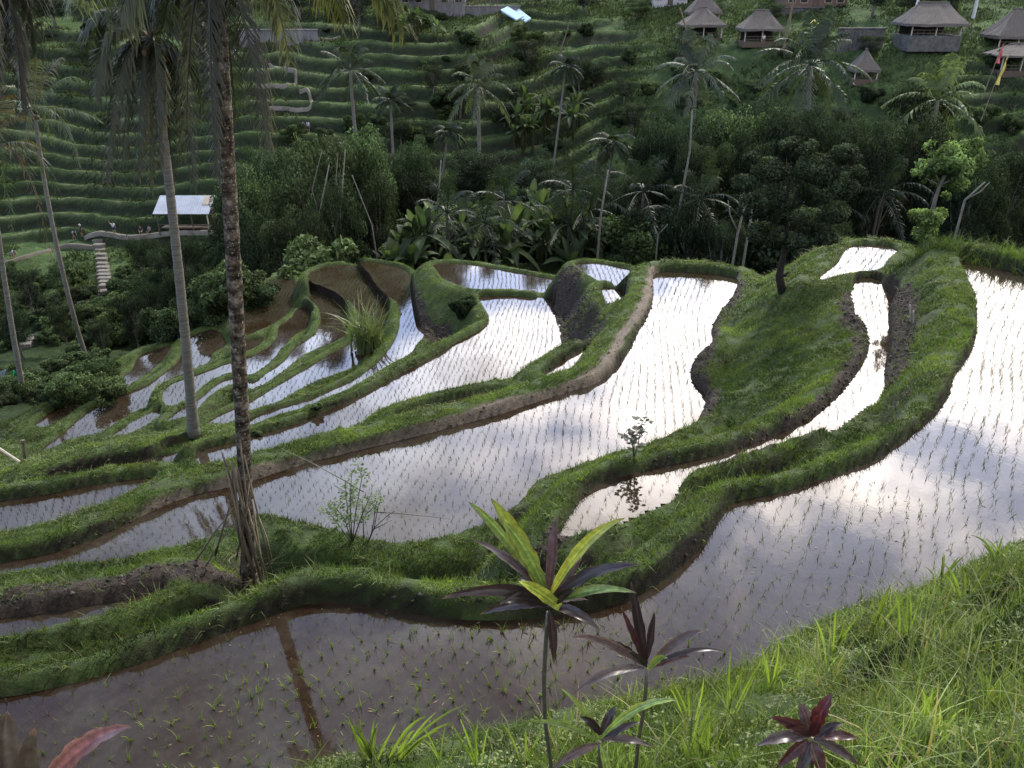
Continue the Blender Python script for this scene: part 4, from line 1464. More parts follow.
for (k, px, py, H, w) in [(1, 60, 22, 9, 60), (5, 95, 12, 8, 60), (0, 20, 30, 8, 50), (3, 120, 28, 7, 50), (5, 200, 14, 9, 60), (1, 260, 10, 8, 60), (3, 330, 16, 8, 50), (5, 380, 30, 9, 50), (1, 430, 12, 7, 40), (4, 405, 40, 6, 40), (0, 620, 22, 5, 36), (5, 575, 14, 6, 40), (3, 850, 20, 6, 44), (1, 880, 40, 9, 44),
                          (5, 820, 24, 8, 40), (0, 735, 30, 5, 30), (5, 660, 6, 6, 40), (0, 140, 70, 5, 34), (4, 55, 70, 5, 36), (3, 1000, 100, 5, 30)]:
    h_ = hit(px, py)
    top = 384 - (384 - py) - H * FPX / max(h_[1], 10)
    put_tree(k, px, h_[1], top, w, 'tree high on the opposite hillside near the village', HG)

# ---- bushes
BUSH = []
bc = [(0.030, 0.048, 0.022), (0.040, 0.060, 0.026), (0.026, 0.038, 0.020), (0.040, 0.060, 0.028)]
for i in range(4):
    lo = mk_lobes(300 + i, 6, 1.6, 1.7, 0.0)
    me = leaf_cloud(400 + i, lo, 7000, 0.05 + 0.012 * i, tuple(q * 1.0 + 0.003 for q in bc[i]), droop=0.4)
    me.name = 'foliage'
    BUSH.append(me)


def bush(px=None, py=None, s=1.0, k=None, loc=None, label='dark green bush growing in the ravine', group='bushes of the ravine'):
    if loc is None:
        loc = hit(px, py)
    o = link('bush', BUSH[rnd.randrange(4) if k is None else k])
    o.location = (loc[0], loc[1], loc[2] - 0.15 * s)
    o.rotation_euler = (0, 0, rnd.random() * 6.28)
    o.scale = (s * rnd.uniform(.85, 1.3), s * rnd.uniform(.85, 1.3), s * rnd.uniform(.75, 1.2))
    tag(o, label, 'bush', group)
    return o


for px in range(225, 1040, 17):
    for Yd in (53, 58, 65):
        if 380 < px < 590 and Yd < 60:
            continue
        p_ = pxy(px + rnd.uniform(-9, 9), 260, Yd + rnd.uniform(-2, 2))
        bush(loc=(p_.x, p_.y, gz(p_.x, p_.y)), s=rnd.uniform(1.4, 2.6))
LG = 'bushes left of the paddies'
for i in range(100):
    px = rnd.uniform(105, 260)
    py = rnd.uniform(258, 345)
    if px < 122 and py < 306:
        continue
    if py > 395 - 0.42 * px + 20 and px > 60:
        continue
    bush(px, py, rnd.uniform(0.6, 1.5), label='leafy bush on the slope between the stone steps and the paddies', group=LG)
for i in range(30):
    px = rnd.uniform(-20, 110)
    py = rnd.uniform(340, 410)
    bush(px, py, rnd.uniform(0.5, 0.9), label='leafy bush near the green cloth at the left edge', group='bushes by the green cloth')
for i in range(50):
    px = rnd.uniform(-20, 125)
    py = rnd.uniform(272, 345)
    if 84 < px < 116 and py < 300:
        continue
    bush(px, py, rnd.uniform(0.5, 1.3), label='low bush on the dark slope left of the stone steps', group='bushes on the left slope')
# far hillside scrub: bushes one can tell apart
for i in range(150):
    px = rnd.uniform(-10, 1040)
    py = rnd.uniform(12, 230)
    if px < 260 and 60 < py < 232 and rnd.random() < 0.85:
        continue
    if 150 < px < 220 and 180 < py < 232:
        continue
    if 235 < px < 330 and 60 < py < 115:
        continue
    if px > 640 and py < 62:
        continue
    if 60 < px < 180 and 200 < py < 260:
        continue
    o = bush(px, py, rnd.uniform(0.4, 1.4), label='shrub growing on the terraced hillside across the valley', group='shrubs of the far hillside')
    o.name = 'shrub'
    o['category'] = 'shrub'

# scrubby texture on the far hill: low growth nobody could count
q = np.random.RandomState(71)
NCC = 330000
x = (q.rand(NCC) - 0.5) * 180
y = 38 + 117 * q.rand(NCC) ** 0.8
keep = (np.abs(x) < y * 0.68) & ((y > 60) | (zat(x, y) < -10.8))
x, y = x[keep], y[keep]
z = zat(x, y)
fr2, on2 = hill_frac(x, y)
cl = fbm(x * 0.16, y * 0.16, 4, 171)
w_ = sstep(0.42, 0.6, cl + 0.10 * sstep(-10, 30, x) + 0.12 * (1 - sstep(80, 95, y))) + 0.30 * (np.exp(-((fr2 - 0.02) / 0.05) ** 2) + np.exp(-((fr2 - 0.97) / 0.05) ** 2))
keep = q.rand(len(x)) < w_ * 0.75
x, y, z, cl = x[keep], y[keep], z[keep], cl[keep]
n = len(x)
hh = (0.15 + 0.5 * q.rand(n) ** 1.5 * cl * 2) * (0.4 + 0.6 * sstep(50, 90, y))
col = (np.array([0.040, 0.058, 0.028]) + np.array([0.055, 0.068, 0.030]) * q.rand(n, 1)) * (0.6 + 0.9 * fbm(x * 0.07, y * 0.07, 2, 44)[:, None])
V, F, C = blades(np.stack([x, y, z - 0.05], 1), hh, (0.16 + 0.2 * q.rand(n)) * (0.4 + 0.6 * sstep(50, 90, y)), 0.2 + 0.9 * q.rand(n), col, q, 1)
print('scrub', n)
tag(link('hillside_undergrowth', npmesh('hillside_undergrowth', V, F, LEAF, C)), 'low undergrowth covering parts of the opposite hillside', 'undergrowth', kind='stuff')


# ---- banana plants
def paddle(mb, P0, d, L, w, droop, col, rg):
    """one banana leaf: folded paddle on an arching midrib"""
    K = 7
    d = Vector(d).normalized()
    pts = []
    for i in range(K + 1):
        t = i / K
        pts.append(Vector(P0) + d * (L * t) + Vector((0, 0, -droop * L * t * t)))
    S = d.cross(Vector((0, 0, 1)))
    if S.length < 0.1:
        S = Vector((1, 0, 0))
    S.normalize()
    vs, cs, fs = [], [], []
    for i, p_ in enumerate(pts):
        t = i / K
        ww = w * 0.5 * (math.sin(math.pi * min(1, 0.06 + 0.94 * t) ** 0.75) ** 0.6 if t < 1 else 0.03)
        if t < 0.15:
            ww *= 0.2
        up = Vector((0, 0, 0.28 * ww))
        vs += [p_ - S * ww + up, p_, p_ + S * ww + up]
        k = rg.uniform(.85, 1.15)
        cs += [tuple(q * k for q in col), tuple(q * 1.4 for q in col), tuple(q * k for q in col)]
    for i in range(K):
        a = i * 3
        fs += [(a, a + 1, a + 4, a + 3), (a + 1, a + 2, a + 5, a + 4)]
    mb.add(vs, fs, cs)


BAN = []
for i in range(4):
    rg = random.Random(500 + i)
    root = empty('banana_plant', (0, 0, -60), 0, 'proto', 'banana plant')
    mb = MB()
    H = 2.4
    mb.tube([(0, 0, -.4), (0.05, 0, H * .5), (0, 0.05, H)], [0.14, 0.12, 0.08], 7, (0.07, 0.075, 0.04))
    child('stem', mb.mesh('stem', BANANA, True), root)
    mb = MB()
    for j in range(9):
        az = j * 2.4 + rg.uniform(-.3, .3)
        el = R(rg.uniform(78, 62) if j < 4 else rg.uniform(55, 15))
        c_ = rg.choice([(0.045, 0.066, 0.036), (0.03, 0.046, 0.026), (0.07, 0.095, 0.05), (0.05, 0.072, 0.036)])
        paddle(mb, (0, 0, H - .2), (math.cos(az) * math.cos(el), math.sin(az) * math.cos(el), math.sin(el)), rg.uniform(2.0, 2.8), rg.uniform(0.5, 0.7), 0.15 + 0.5 * math.cos(el), c_, rg)
    child('leaves', mb.mesh('leaves', BANANA), root)
    BAN.append([root, False])


def banana(loc, s, label, group):
    ent = BAN[rnd.randrange(4)]
    if not ent[1]:
        o = ent[0]; ent[1] = True
        o.location = loc; o.scale = (s, s, s); o.rotation_euler = (0, 0, rnd.random() * 6.28); o['label'] = label
    else:
        o = dup(ent[0], loc, rnd.random() * 6.28, s, label, (rnd.uniform(-.1, .1), rnd.uniform(-.1, .1)))
    o['group'] = group


for i in range(120):
    px = rnd.uniform(385, 592)
    Yd = rnd.uniform(54, 76)
    p_ = pxy(px, 250, Yd)
    g0 = gz(p_.x, p_.y)
    top = aty(px, rnd.uniform(152, 226), Yd)[2]
    banana((p_.x, p_.y, g0), min(max((top - g0) / 4.6, 0.6), 1.3), 'banana plant with broad leaves in the thicket of the valley floor', 'banana plants of the valley floor')
for i in range(22):
    px = rnd.uniform(512, 584)
    h_ = hit(px, rnd.uniform(112, 152))
    banana(h_, rnd.uniform(0.9, 1.45), 'banana plant in the clump halfway up the opposite slope', 'banana plants halfway up the slope')
for i in range(9):
    px = rnd.uniform(400, 440)
    h_ = hit(px, rnd.uniform(30, 48))
    banana(h_, rnd.uniform(0.8, 1.2), 'banana plant in the small clump below the upper wall', 'banana plants below the upper wall')
for (px, Yd, s_) in [(605, 52, .5), (118, 75, .5), (150, 60, .6), (250, 60, .9), (205, 62, 1), (226, 56, .8), (196, 56, .7), (640, 58, .9), (1015, 70, .8), (235, 52, .6), (560, 52, .6), (590, 54, .55)]:
    p_ = pxy(px, 250, Yd)
    banana((p_.x, p_.y, gz(p_.x, p_.y)), s_, 'single banana plant at the edge of the ravine just behind the paddies', 'single banana plants along the ravine')
# fan palms / tall dark fronds in the thicket
for i in range(15):
    px = rnd.uniform(380, 640) if i < 6 else rnd.uniform(640, 910)
    Yd = rnd.uniform(53, 60)
    c = pxy(px, rnd.uniform(185, 235), Yd)
    b = Vector((c.x, c.y, gz(c.x, c.y)))
    root = empty('fern_palm', b, 0, 'dark young palm with long arching fronds in the ravine thicket', 'palm tree', 'young palms in the ravine')
    child('trunk', trunk_mesh(b, c, 0.12, 0.1, (0, 0, 0), 6, BARK, 7, origin=b), root)
    if i < 3:
        CM = crown_mesh(600 + i, 3.6, 12, 80, (0.022, 0.034, 0.020), 0.8, 0.09, 20)
        if i == 0: CMS = []
        CMS.append(CM)
    k = child('crown', CMS[i % 3], root)
    k.location = c - b
print('plants', round(time.time() - T0, 1))

# trees along the ridge behind the village
for i in range(70):
    x_ = rnd.uniform(-200, 190)
    y_ = rnd.uniform(235, 285)
    b = Vector((x_, y_, gz(x_, y_) - 0.5))
    o = dup(TREES[rnd.randrange(6)][0], b, rnd.random() * 6.28, rnd.uniform(1.0, 1.9), 'tree on the ridge high behind the village')
    o['group'] = 'trees on the ridge'
for i in range(60):
    x_ = rnd.uniform(-120, 120)
    y_ = rnd.uniform(158, 215)
    b = Vector((x_, y_, gz(x_, y_) - 0.5))
    o = dup(TREES[rnd.randrange(6)][0], b, rnd.random() * 6.28, rnd.uniform(0.7, 1.2), 'tree on the ridge high behind the village')
    o['group'] = 'trees on the ridge'
# ---------------------------------------------------------------- built and small things
STONE = simple('stone_slab', (0.20, 0.185, 0.165), (0.09, 0.085, 0.07), 5, 0.9, 0.5)
CONC = simple('old_concrete', (0.13, 0.13, 0.128), (0.05, 0.05, 0.048), 1.5, 0.9, 0.5, 0.03)
THATCH = simple('thatch', (0.17, 0.155, 0.14), (0.09, 0.082, 0.075), 5, 0.95, 1.0, 0.08, stretch=(1, 1, 4))
WOOD = simple('weathered_wood', (0.12, 0.095, 0.07), (0.06, 0.048, 0.036), 8, 0.85, 0.5)
PALEW = simple('pale_wood', (0.40, 0.37, 0.32), (0.26, 0.24, 0.2), 8, 0.8, 0.4)
ZINC = simple('zinc_sheet', (0.38, 0.41, 0.46), (0.27, 0.30, 0.35), 0.8, 0.35, 0.2, metal=0.2, spec=0.6)
RUST = simple('rusty_sheet', (0.26, 0.20, 0.15), (0.34, 0.31, 0.28), 2, 0.6, 0.2)
TILE = simple('clay_tile', (0.16, 0.075, 0.05), (0.09, 0.05, 0.04), 6, 0.85, 0.8)
DARKIN = simple('dark_interior', (0.02, 0.018, 0.016), (0.035, 0.03, 0.026), 3, 0.9, 0.2)
BAMBOO = simple('dry_bamboo', (0.22, 0.18, 0.13), (0.10, 0.08, 0.055), 9, 0.8, 0.4, stretch=(1, 1, .3))
BAMBOO2 = simple('grey_bamboo', (0.16, 0.135, 0.10), (0.06, 0.05, 0.038), 9, 0.85, 0.5, stretch=(1, 1, .3))


def paint(name, c, rough=0.6):
    return simple(name, c, tuple(q * 0.82 for q in c), 3, rough, 0.15)


# ---- concrete path bits and dirt paths on the far hillside
def ribbon(name, pts, w, mat, lift=0.16, n=6):
    W = np.array([hit(x, y)[:2] for x, y in pts])
    L = smooth_open(W, n)
    t = np.gradient(L, axis=0)
    t /= np.maximum(np.linalg.norm(t, axis=1, keepdims=True), 1e-6)
    nr = np.stack([-t[:, 1], t[:, 0]], 1) * w / 2
    a, b = L + nr, L - nr
    zc_ = zat(L[:, 0], L[:, 1])
    za = np.maximum(zat(a[:, 0], a[:, 1]), zc_) + lift
    V = []
    for i in range(len(L)):
        V += [(a[i][0], a[i][1], za[i]), (b[i][0], b[i][1], za[i] - 0.02), (a[i][0], a[i][1], za[i] - 0.6), (b[i][0], b[i][1], za[i] - 0.6)]
    V = np.array(V)
    F = []
    for i in range(len(L) - 1):
        p_ = i * 4
        F += [(p_, p_ + 1, p_ + 5, p_ + 4), (p_ + 2, p_, p_ + 4, p_ + 6), (p_ + 1, p_ + 3, p_ + 7, p_ + 5)]
    o = link(name, npmesh(name, V, np.array(F), mat))
    tag(o, kind='structure')


PATHC = simple('pale_path', (0.19, 0.18, 0.16), (0.10, 0.095, 0.08), 0.7, 0.9, 0.3)
PATHD = simple('dirt_path', (0.13, 0.12, 0.10), (0.075, 0.07, 0.055), 0.7, 0.95, 0.4)
ribbon('path', [(270, 67), (286, 70), (296, 74), (288, 84), (272, 86), (256, 86)], 0.4, PATHC)
ribbon('path', [(300, 96), (310, 98), (311, 104), (300, 109), (285, 108), (270, 109)], 0.4, PATHC)
ribbon('path', [(86, 242), (100, 238), (120, 236), (140, 237), (180, 237), (215, 236)], 0.4, PATHC)
ribbon('path', [(0, 266), (20, 259), (45, 252), (62, 248), (95, 248)], 0.5, PATHD)
ribbon('path', [(236, 36), (262, 38), (300, 39), (340, 38)], 0.5, PATHD)

# ---- stone steps
def steps(label, pts, w, n, rot=0.0):
    P_ = [hit(*q) for q in pts]
    root = empty('stone_steps', P_[0], 0, label, 'steps')
    for i in range(n):
        t = i / (n - 1) * (len(pts) - 1)
        k = min(int(t), len(pts) - 2)
        u_ = t - k
        px = pts[k][0] * (1 - u_) + pts[k + 1][0] * u_
        py = pts[k][1] * (1 - u_) + pts[k + 1][1] * u_
        h_ = hit(px, py)
        mb = MB()
        k_ = rnd.uniform(0.8, 1.15)
        mb.box((h_[0] - P_[0][0], h_[1] - P_[0][1], h_[2] - P_[0][2] + 0.16), (w * rnd.uniform(.9, 1.08), 0.8, 0.5), (k_, k_, k_), rot + rnd.uniform(-.05, .05), 0.05)
        child('step', mb.mesh('step', STONE), root)


steps('long straight flight of pale stone steps climbing to the path left of the metal roof', [(106, 288), (103, 268), (99, 243)], 1.35, 12)
steps('short flight of pale steps in the bushes right of the leftmost palm', [(26, 347), (34, 340), (40, 336)], 1.0, 4, 0.3)
steps('few broken stone slabs at the foot of the long flight', [(84, 304), (94, 297), (102, 294)], 1.1, 3, 0.4)

# ---- open shelter with the metal sheet roof
c0 = pxy(182, 231, 100)
h_ = hit(182, 233)
Ys = h_[1]
def mroof():
    L_ = pxy(154, 213, Ys); R_ = pxy(210, 213, Ys)
    w = R_.x - L_.x
    cx = (L_.x + R_.x) / 2
    base = Vector((cx, Ys + 1.2, gz(cx, Ys) - 0.05))
    top = L_.z - base.z
    root = empty('open_shelter', base, 0, 'open wooden shelter with a white metal sheet roof beside the hillside path', 'shelter')
    rise = 1.55
    mb = MB()
    nx_ = 44
    vs, fs = [], []
    for i in range(nx_ + 1):
        xx = -w / 2 + w * i / nx_
        zz = 0.015 if i % 2 else 0.0
        vs += [(xx, -1.7, top + zz), (xx, 1.5, top + rise + zz)]
        if i:
            fs.append((2 * i - 2, 2 * i, 2 * i + 1, 2 * i - 1))
    mb.add(vs, fs, (1, 1, 1))
    rf = child('roof', mb.mesh('roof', ZINC), root)
    mb = MB()
    mb.add([(w / 2 - 1.25, -0.2, top + .75 + .05), (w / 2 - .25, -0.2, top + .75 + .05), (w / 2 - .25, 1.45, top + 1.52 + .05), (w / 2 - 1.25, 1.45, top + 1.52 + .05)], [(0, 1, 2, 3)])
    child('rusty_sheet', mb.mesh('rusty_sheet', RUST), rf)
    for sx in (-w / 2 + .35, -w / 6, w / 6, w / 2 - .35):
        for sy in (-1.45, 1.2):
            mb = MB()
            tt = top + (0.1 if sy < 0 else 1.35)
            mb.box((sx, sy, tt / 2 - 0.2), (0.13, 0.13, tt + .3), bev=0.01)
            child('post', mb.mesh('post', PALEW if sx > 2 and sy < 0 else WOOD), root)
    mb = MB()
    mb.box((0, 0, 0.42), (w - 1.0, 2.4, 0.12), bev=0.02)
    for sx in (-2, 0, 2):
        for sy in (-1, 1):
            mb.box((sx, sy, 0.15), (0.1, 0.1, 0.45))
    child('platform', mb.mesh('platform', WOOD), root)
    mb = MB()
    mb.box((0, 1.15, 1.2), (w - 1.2, 0.06, 1.3), bev=0.01)
    child('back_panel', mb.mesh('back_panel', DARKIN), root)
    mb = MB()
    mb.box((0, -1.4, 0.95), (w - 0.8, 0.07, 0.07)); mb.box((0, -1.4, 0.6), (w - 0.8, 0.05, 0.05))
    child('railing', mb.mesh('railing', WOOD), root)
mroof()

# ---- thatched pavilions and buildings of the village
def hut(label, px, py_eave, Yd, wpx, rise_px, post_h, depth=4.0, kind='hip', ridge=0.35, roofmat=None, group=None, nm='thatched_hut', floor_h=0.5, extra=None):
    Yd = float(hit(px, Yd)[1]) - 0.3
    L_ = pxy(px - wpx / 2, py_eave, Yd)
    R_ = pxy(px + wpx / 2, py_eave, Yd)
    post_h = L_.z - pxy(px, post_h, Yd).z
    w = R_.x - L_.x
    cx = (L_.x + R_.x) / 2
    top = L_.z
    rise = rise_px / FPX * Yd
    base = Vector((cx, Yd + depth / 2, top - post_h))
    root = empty(nm, base, 0, label, 'hut', group)
    d = depth
    mb = MB()
    rg = 0.02 if kind == 'cone' else w * ridge / 2
    # concave thatch in three courses, with a thick eave
    lv = [(1.0, 0.0), (0.82, 0.17), (0.52, 0.46), (0.25, 0.74), (0.0, 1.0)]
    vs = []
    for f_, h_ in [(1.0, -0.09)] + lv:
        hx = rg + (w / 2 - rg) * f_
        hy = 0.02 + (d / 2) * f_
        zz = post_h + rise * h_ - (0.0 if h_ >= 0 else 0.1)
        m_ = 7
        ringp = []
        for (ax, ay, bx_, by_) in ((-hx, -hy, hx, -hy), (hx, -hy, hx, hy), (hx, hy, -hx, hy), (-hx, hy, -hx, -hy)):
            for i in range(m_):
                t = i / m_
                ringp.append((ax + (bx_ - ax) * t + rnd.uniform(-.03, .03), ay + (by_ - ay) * t + rnd.uniform(-.03, .03), zz + rnd.uniform(-.07, .07)))
        vs += ringp
    nr_ = 28
    fs = []
    for r_ in range(5):
        for i in range(nr_):
            a_ = r_ * nr_ + i
            b_ = r_ * nr_ + (i + 1) % nr_
            fs.append((a_, b_, b_ + nr_, a_ + nr_))
    fs.append(tuple(range(5 * nr_, 6 * nr_)))
    fs.append(tuple(reversed(range(nr_))))
    mb.add(vs, fs)
    rf = child('roof', mb.mesh('roof', roofmat or THATCH), root)
    mb = MB()
    mb.tube([(-rg - .15, 0, post_h + rise + .02), (0, 0, post_h + rise + .06), (rg + .15, 0, post_h + rise + .02)], 0.13, 6)
    child('ridge', mb.mesh('ridge', roofmat or THATCH), rf)
    ins_ = 0.82
    k = 3 if w > 5 else 2
    for i in range(k):
        for sy in (-1, 1):
            mb = MB()
            mb.box((-w / 2 * ins_ + w * ins_ * i / (k - 1), sy * d / 2 * ins_, post_h / 2), (0.15, 0.15, post_h), bev=0.015)
            child('post', mb.mesh('post', PALEW if sy < 0 else WOOD), root)
    mb = MB()
    mb.box((0, 0, floor_h / 2 - .1), (w * .88, d * .88, floor_h + .3), bev=0.03)
    child('platform', mb.mesh('platform', CONC if floor_h > .8 else WOOD), root)
    mb = MB()
    for zz in (0.35, 0.75):
        mb.box((0, -d / 2 * ins_, floor_h + zz), (w * ins_, 0.06, 0.07))
    for i in range(9):
        mb.box((-w / 2 * ins_ + w * ins_ * i / 8, -d / 2 * ins_ + 0.02, floor_h + .38), (0.05, 0.05, 0.75))
    child('railing', mb.mesh('railing', WOOD), root)
    mb = MB()
    mb.box((0, d / 2 * .7, floor_h + (post_h - floor_h) * .45), (w * .75, 0.08, (post_h - floor_h) * .85))
    child('back_wall', mb.mesh('back_wall', DARKIN), root)
    return root


hut('large thatched pavilion on a grey stone base, right of the leaning white pole', 940, 24, 56, 60, 17, 50, 6, ridge=0.5, floor_h=1.7)
hut('thatched hut with a flat-topped hip roof, left of the bushy palm', 764, 29, 48, 42, 15, 46, 4.5, ridge=0.3)
hut('front one of the two overlapping thatched huts at the top', 705, 25, 42, 44, 14, 42, 4.5, ridge=0.12)
hut('rear one of the two overlapping thatched huts at the top', 706, 12, 26, 34, 16, 28, 4, ridge=0.1)
hut('small pointed thatched hut standing in the trees under the grey wall', 868, 70, 84, 27, 17, 84, 3.4, kind='cone')
hut('thatched hut cut by the right edge, upper of the two', 1022, 36, 50, 46, 22, 52, 5, ridge=0.15)
hut('low thatched hut cut by the right edge, beside the yellow flag', 1026, 56, 76, 48, 9, 76, 5, ridge=0.3)


def house(label, px, py_top, py_bot, Yd, wpx, wallmat, roofmat, depth=6, roof_rise=1.2, wins=3, door=True):
    Yd = float(hit(px, py_bot + 1)[1])
    L_ = pxy(px - wpx / 2, py_bot, Yd); R_ = pxy(px + wpx / 2, py_bot, Yd)
    w = R_.x - L_.x
    h = (py_bot - py_top) / FPX * Yd
    base = Vector(((L_.x + R_.x) / 2, Yd + depth / 2, L_.z))
    root = empty('village_house', base, 0, label, 'house')
    mb = MB()
    mb.box((0, 0, h / 2 - 1.0), (w, depth, h + 2.0), bev=0.03)
    child('wall', mb.mesh('wall', wallmat), root)
    mb = MB()
    e = 0.5
    vs = [(-w / 2 - e, -depth / 2 - e, h), (w / 2 + e, -depth / 2 - e, h), (w / 2 + e, depth / 2 + e, h), (-w / 2 - e, depth / 2 + e, h), (-w / 3, 0, h + roof_rise), (w / 3, 0, h + roof_rise),
          (-w / 2 - e, -depth / 2 - e, h + .12), (w / 2 + e, -depth / 2 - e, h + .12), (w / 2 + e, depth / 2 + e, h + .12), (-w / 2 - e, depth / 2 + e, h + .12)]
    mb.add(vs, [(0, 3, 2, 1), (0, 1, 7, 6), (1, 2, 8, 7), (2, 3, 9, 8), (3, 0, 6, 9), (6, 7, 5, 4), (7, 8, 5), (8, 9, 4, 5), (9, 6, 4)])
    child('roof', mb.mesh('roof', roofmat), root)
    for i in range(wins):
        xx = -w / 2 + w * (i + .5) / wins
        if door and i == wins // 2:
            mb = MB(); mb.box((xx, -depth / 2 - .02, min(h * .42, 1.05)), (0.9, 0.08, min(h * .84, 2.1)), bev=.01)
            child('door', mb.mesh('door', WOOD), root)
            continue
        mb = MB()
        for s_ in (-1, 1):
            mb.box((xx + s_ * .55, -depth / 2 - .04, h * .55), (0.08, 0.1, 1.1))
            mb.box((xx, -depth / 2 - .04, h * .55 + s_ * .55), (1.18, 0.1, 0.08))
        f_ = child('window', mb.mesh('window', PALEW), root)
        mb = MB(); mb.box((xx, -depth / 2 - .02, h * .55), (1.0, 0.05, 1.0))
        KIDS.setdefault(f_.name, []).append(link('pane', mb.mesh('pane', DARKIN), f_))


WALLW = paint('lime_wash', (0.42, 0.42, 0.43), 0.8)
WALLG = simple('grey_render', (0.17, 0.17, 0.18), (0.10, 0.10, 0.11), 0.8, 0.9, 0.3)
WALLB = paint('blue_wash', (0.38, 0.48, 0.62), 0.7)
house('low pale building at the top beyond the blue chute, left part of the row', 432, -6, 9, 142, 66, WALLG, TILE, wins=5)
house('grey building at the top edge between the palms, above the upper left wall', 300, -14, 2, 146, 60, WALLG, TILE, wins=4)
house('white house at the top edge, left of the two overlapping thatched huts', 670, -8, 5, 138, 34, WALLW, TILE, wins=3)
house('brick-fronted house at the top edge behind the hip roofed hut', 815, -6, 9, 140, 60, simple('brick_wall', (0.17, 0.10, 0.08), (0.10, 0.07, 0.06), 4, 0.9, 0.4), TILE, wins=5)

# retaining walls
def rwall(label, px0, px1, py0, py1, Yd, mat, thick=0.5, cap=None, nm='retaining_wall'):
    Yd = float(hit((px0 + px1) / 2, py1)[1])
    L_ = pxy(px0, py1, Yd); R_ = pxy(px1, py1, Yd)
    w = R_.x - L_.x
    h = (py1 - py0) / FPX * Yd
    base = Vector(((L_.x + R_.x) / 2, Yd, L_.z))
    root = empty(nm, base, 0, label, 'wall')
    mb = MB()
    nseg = 12
    for i in range(nseg):
        mb.box((-w / 2 + w * (i + .5) / nseg, 0, h / 2 - 1.2 + rnd.uniform(-.05, .05)), (w / nseg - .02, thick + rnd.uniform(0, .12), h + 2.4), (rnd.uniform(.75, 1.1),) * 3, bev=.03)
    child('masonry', mb.mesh('masonry', mat), root)
    mb = MB(); mb.box((0, 0, h + .07), (w + .2, thick + .3, .16), bev=.03)
    child('coping', mb.mesh('coping', cap or mat), root)


rwall('long grey retaining wall high on the hillside, between the palms at upper left', 240, 318, 32, 42, float(hit(280, 41)[1]), WALLG)
rwall('pale grey boxy retaining wall between the bushy palm and the dark tree', 836, 881, 32, 50, 116, CONC)
rwall('low pale wall along the village lane at the top, left of the hip roofed hut', 770, 830, 9, 13, 130, CONC)
rwall('low grey wall under the row of village buildings at the top centre', 400, 520, 8, 14, float(hit(450, 15)[1]) - 1, WALLG)

# posts of unfinished fence in front of the building at top centre
froot = empty('bamboo_fence', pxy(470, 9, 138), 0, 'row of upright bamboo posts in front of the building at top centre', 'fence')
for i in range(16):
    mb = MB()
    x_ = (i - 8) * 0.62 + rnd.uniform(-.15, .15)
    mb.tube([(x_, 0, -0.5), (x_ + rnd.uniform(-.08, .08), 0, rnd.uniform(1.6, 2.4))], 0.06, 6)
    child('post', mb.mesh('post', BAMBOO2), froot)
mb = MB(); mb.tube([(-5.2, .08, .9), (4.8, .08, 1.0)], .04, 5)
child('rail', mb.mesh('rail', BAMBOO2), froot)

# pale blue chutes (two sheets lying down the slope)
CHB = paint('pale_blue_sheet', (0.42, 0.60, 0.78), 0.5)
for (a_, b_, w_, lab) in [((504, 12), (520, 22), 1.2, 'left one of two pale blue panels lying on the upper slope'), ((516, 15), (528, 24), 1.0, 'right one of two pale blue panels lying on the upper slope')]:
    A_, B_ = Vector(hit(*a_)), Vector(hit(*b_))
    mb = MB()
    side = Vector((w_ * .5, 0.3, 0.25))
    up = Vector((0, -0.1, 0.35))
    mb.add([A_ - B_ - side + up, A_ - B_ + side + up, side + up, -side + up, A_ - B_ - side + up * 1.6, A_ - B_ + side + up * 1.6, side + up * 1.6, -side + up * 1.6],
           [(3, 2, 1, 0), (4, 5, 6, 7), (0, 1, 5, 4), (1, 2, 6, 5), (2, 3, 7, 6), (3, 0, 4, 7)])
    o = link('plastic_panel', mb.mesh('plastic_panel', CHB), None, B_)
    tag(o, lab, 'panel')

# leaning poles and flags
def pole(label, a_, b_, Yd, r, mat, nm='pole', cat='pole'):
    A_, B_ = pxy(a_[0], a_[1], Yd), pxy(b_[0], b_[1], Yd - 0.8)
    mb = MB()
    mid = (A_ + B_) / 2
    mb.tube([Vector((0, 0, 0)), (mid - A_) + Vector((.05, 0, 0)), B_ - A_], [r, r * .9, r * .7], 8)
    o = link(nm, mb.mesh(nm, mat), None, A_)
    tag(o, label, cat)


WHITEP = paint('white_paint', (0.62, 0.64, 0.66))
pole('tall leaning white pole left of the large pavilion', (902, 52), (920, -6), 124, 0.22, WHITEP)
pole('grey leaning pole between the hip roofed hut and the bushy palm', (784, 48), (794, -4), 122, 0.2, BAMBOO)
pole('thin pale stick standing crooked under the overlapping huts', (687, 34), (680, 8), 120, 0.12, BAMBOO)
pole('thin white pole at the top right, in front of the pale blue building', (973, 18), (978, -6), 128, 0.25, WHITEP)
pole('bent pale stick leaning under the large pavilion', (929, 58), (938, 38), 120, 0.1, BAMBOO)
pole('white pole rising from the small dark palm at upper centre', (560, 52), (570, 20), 98, 0.07, BAMBOO)


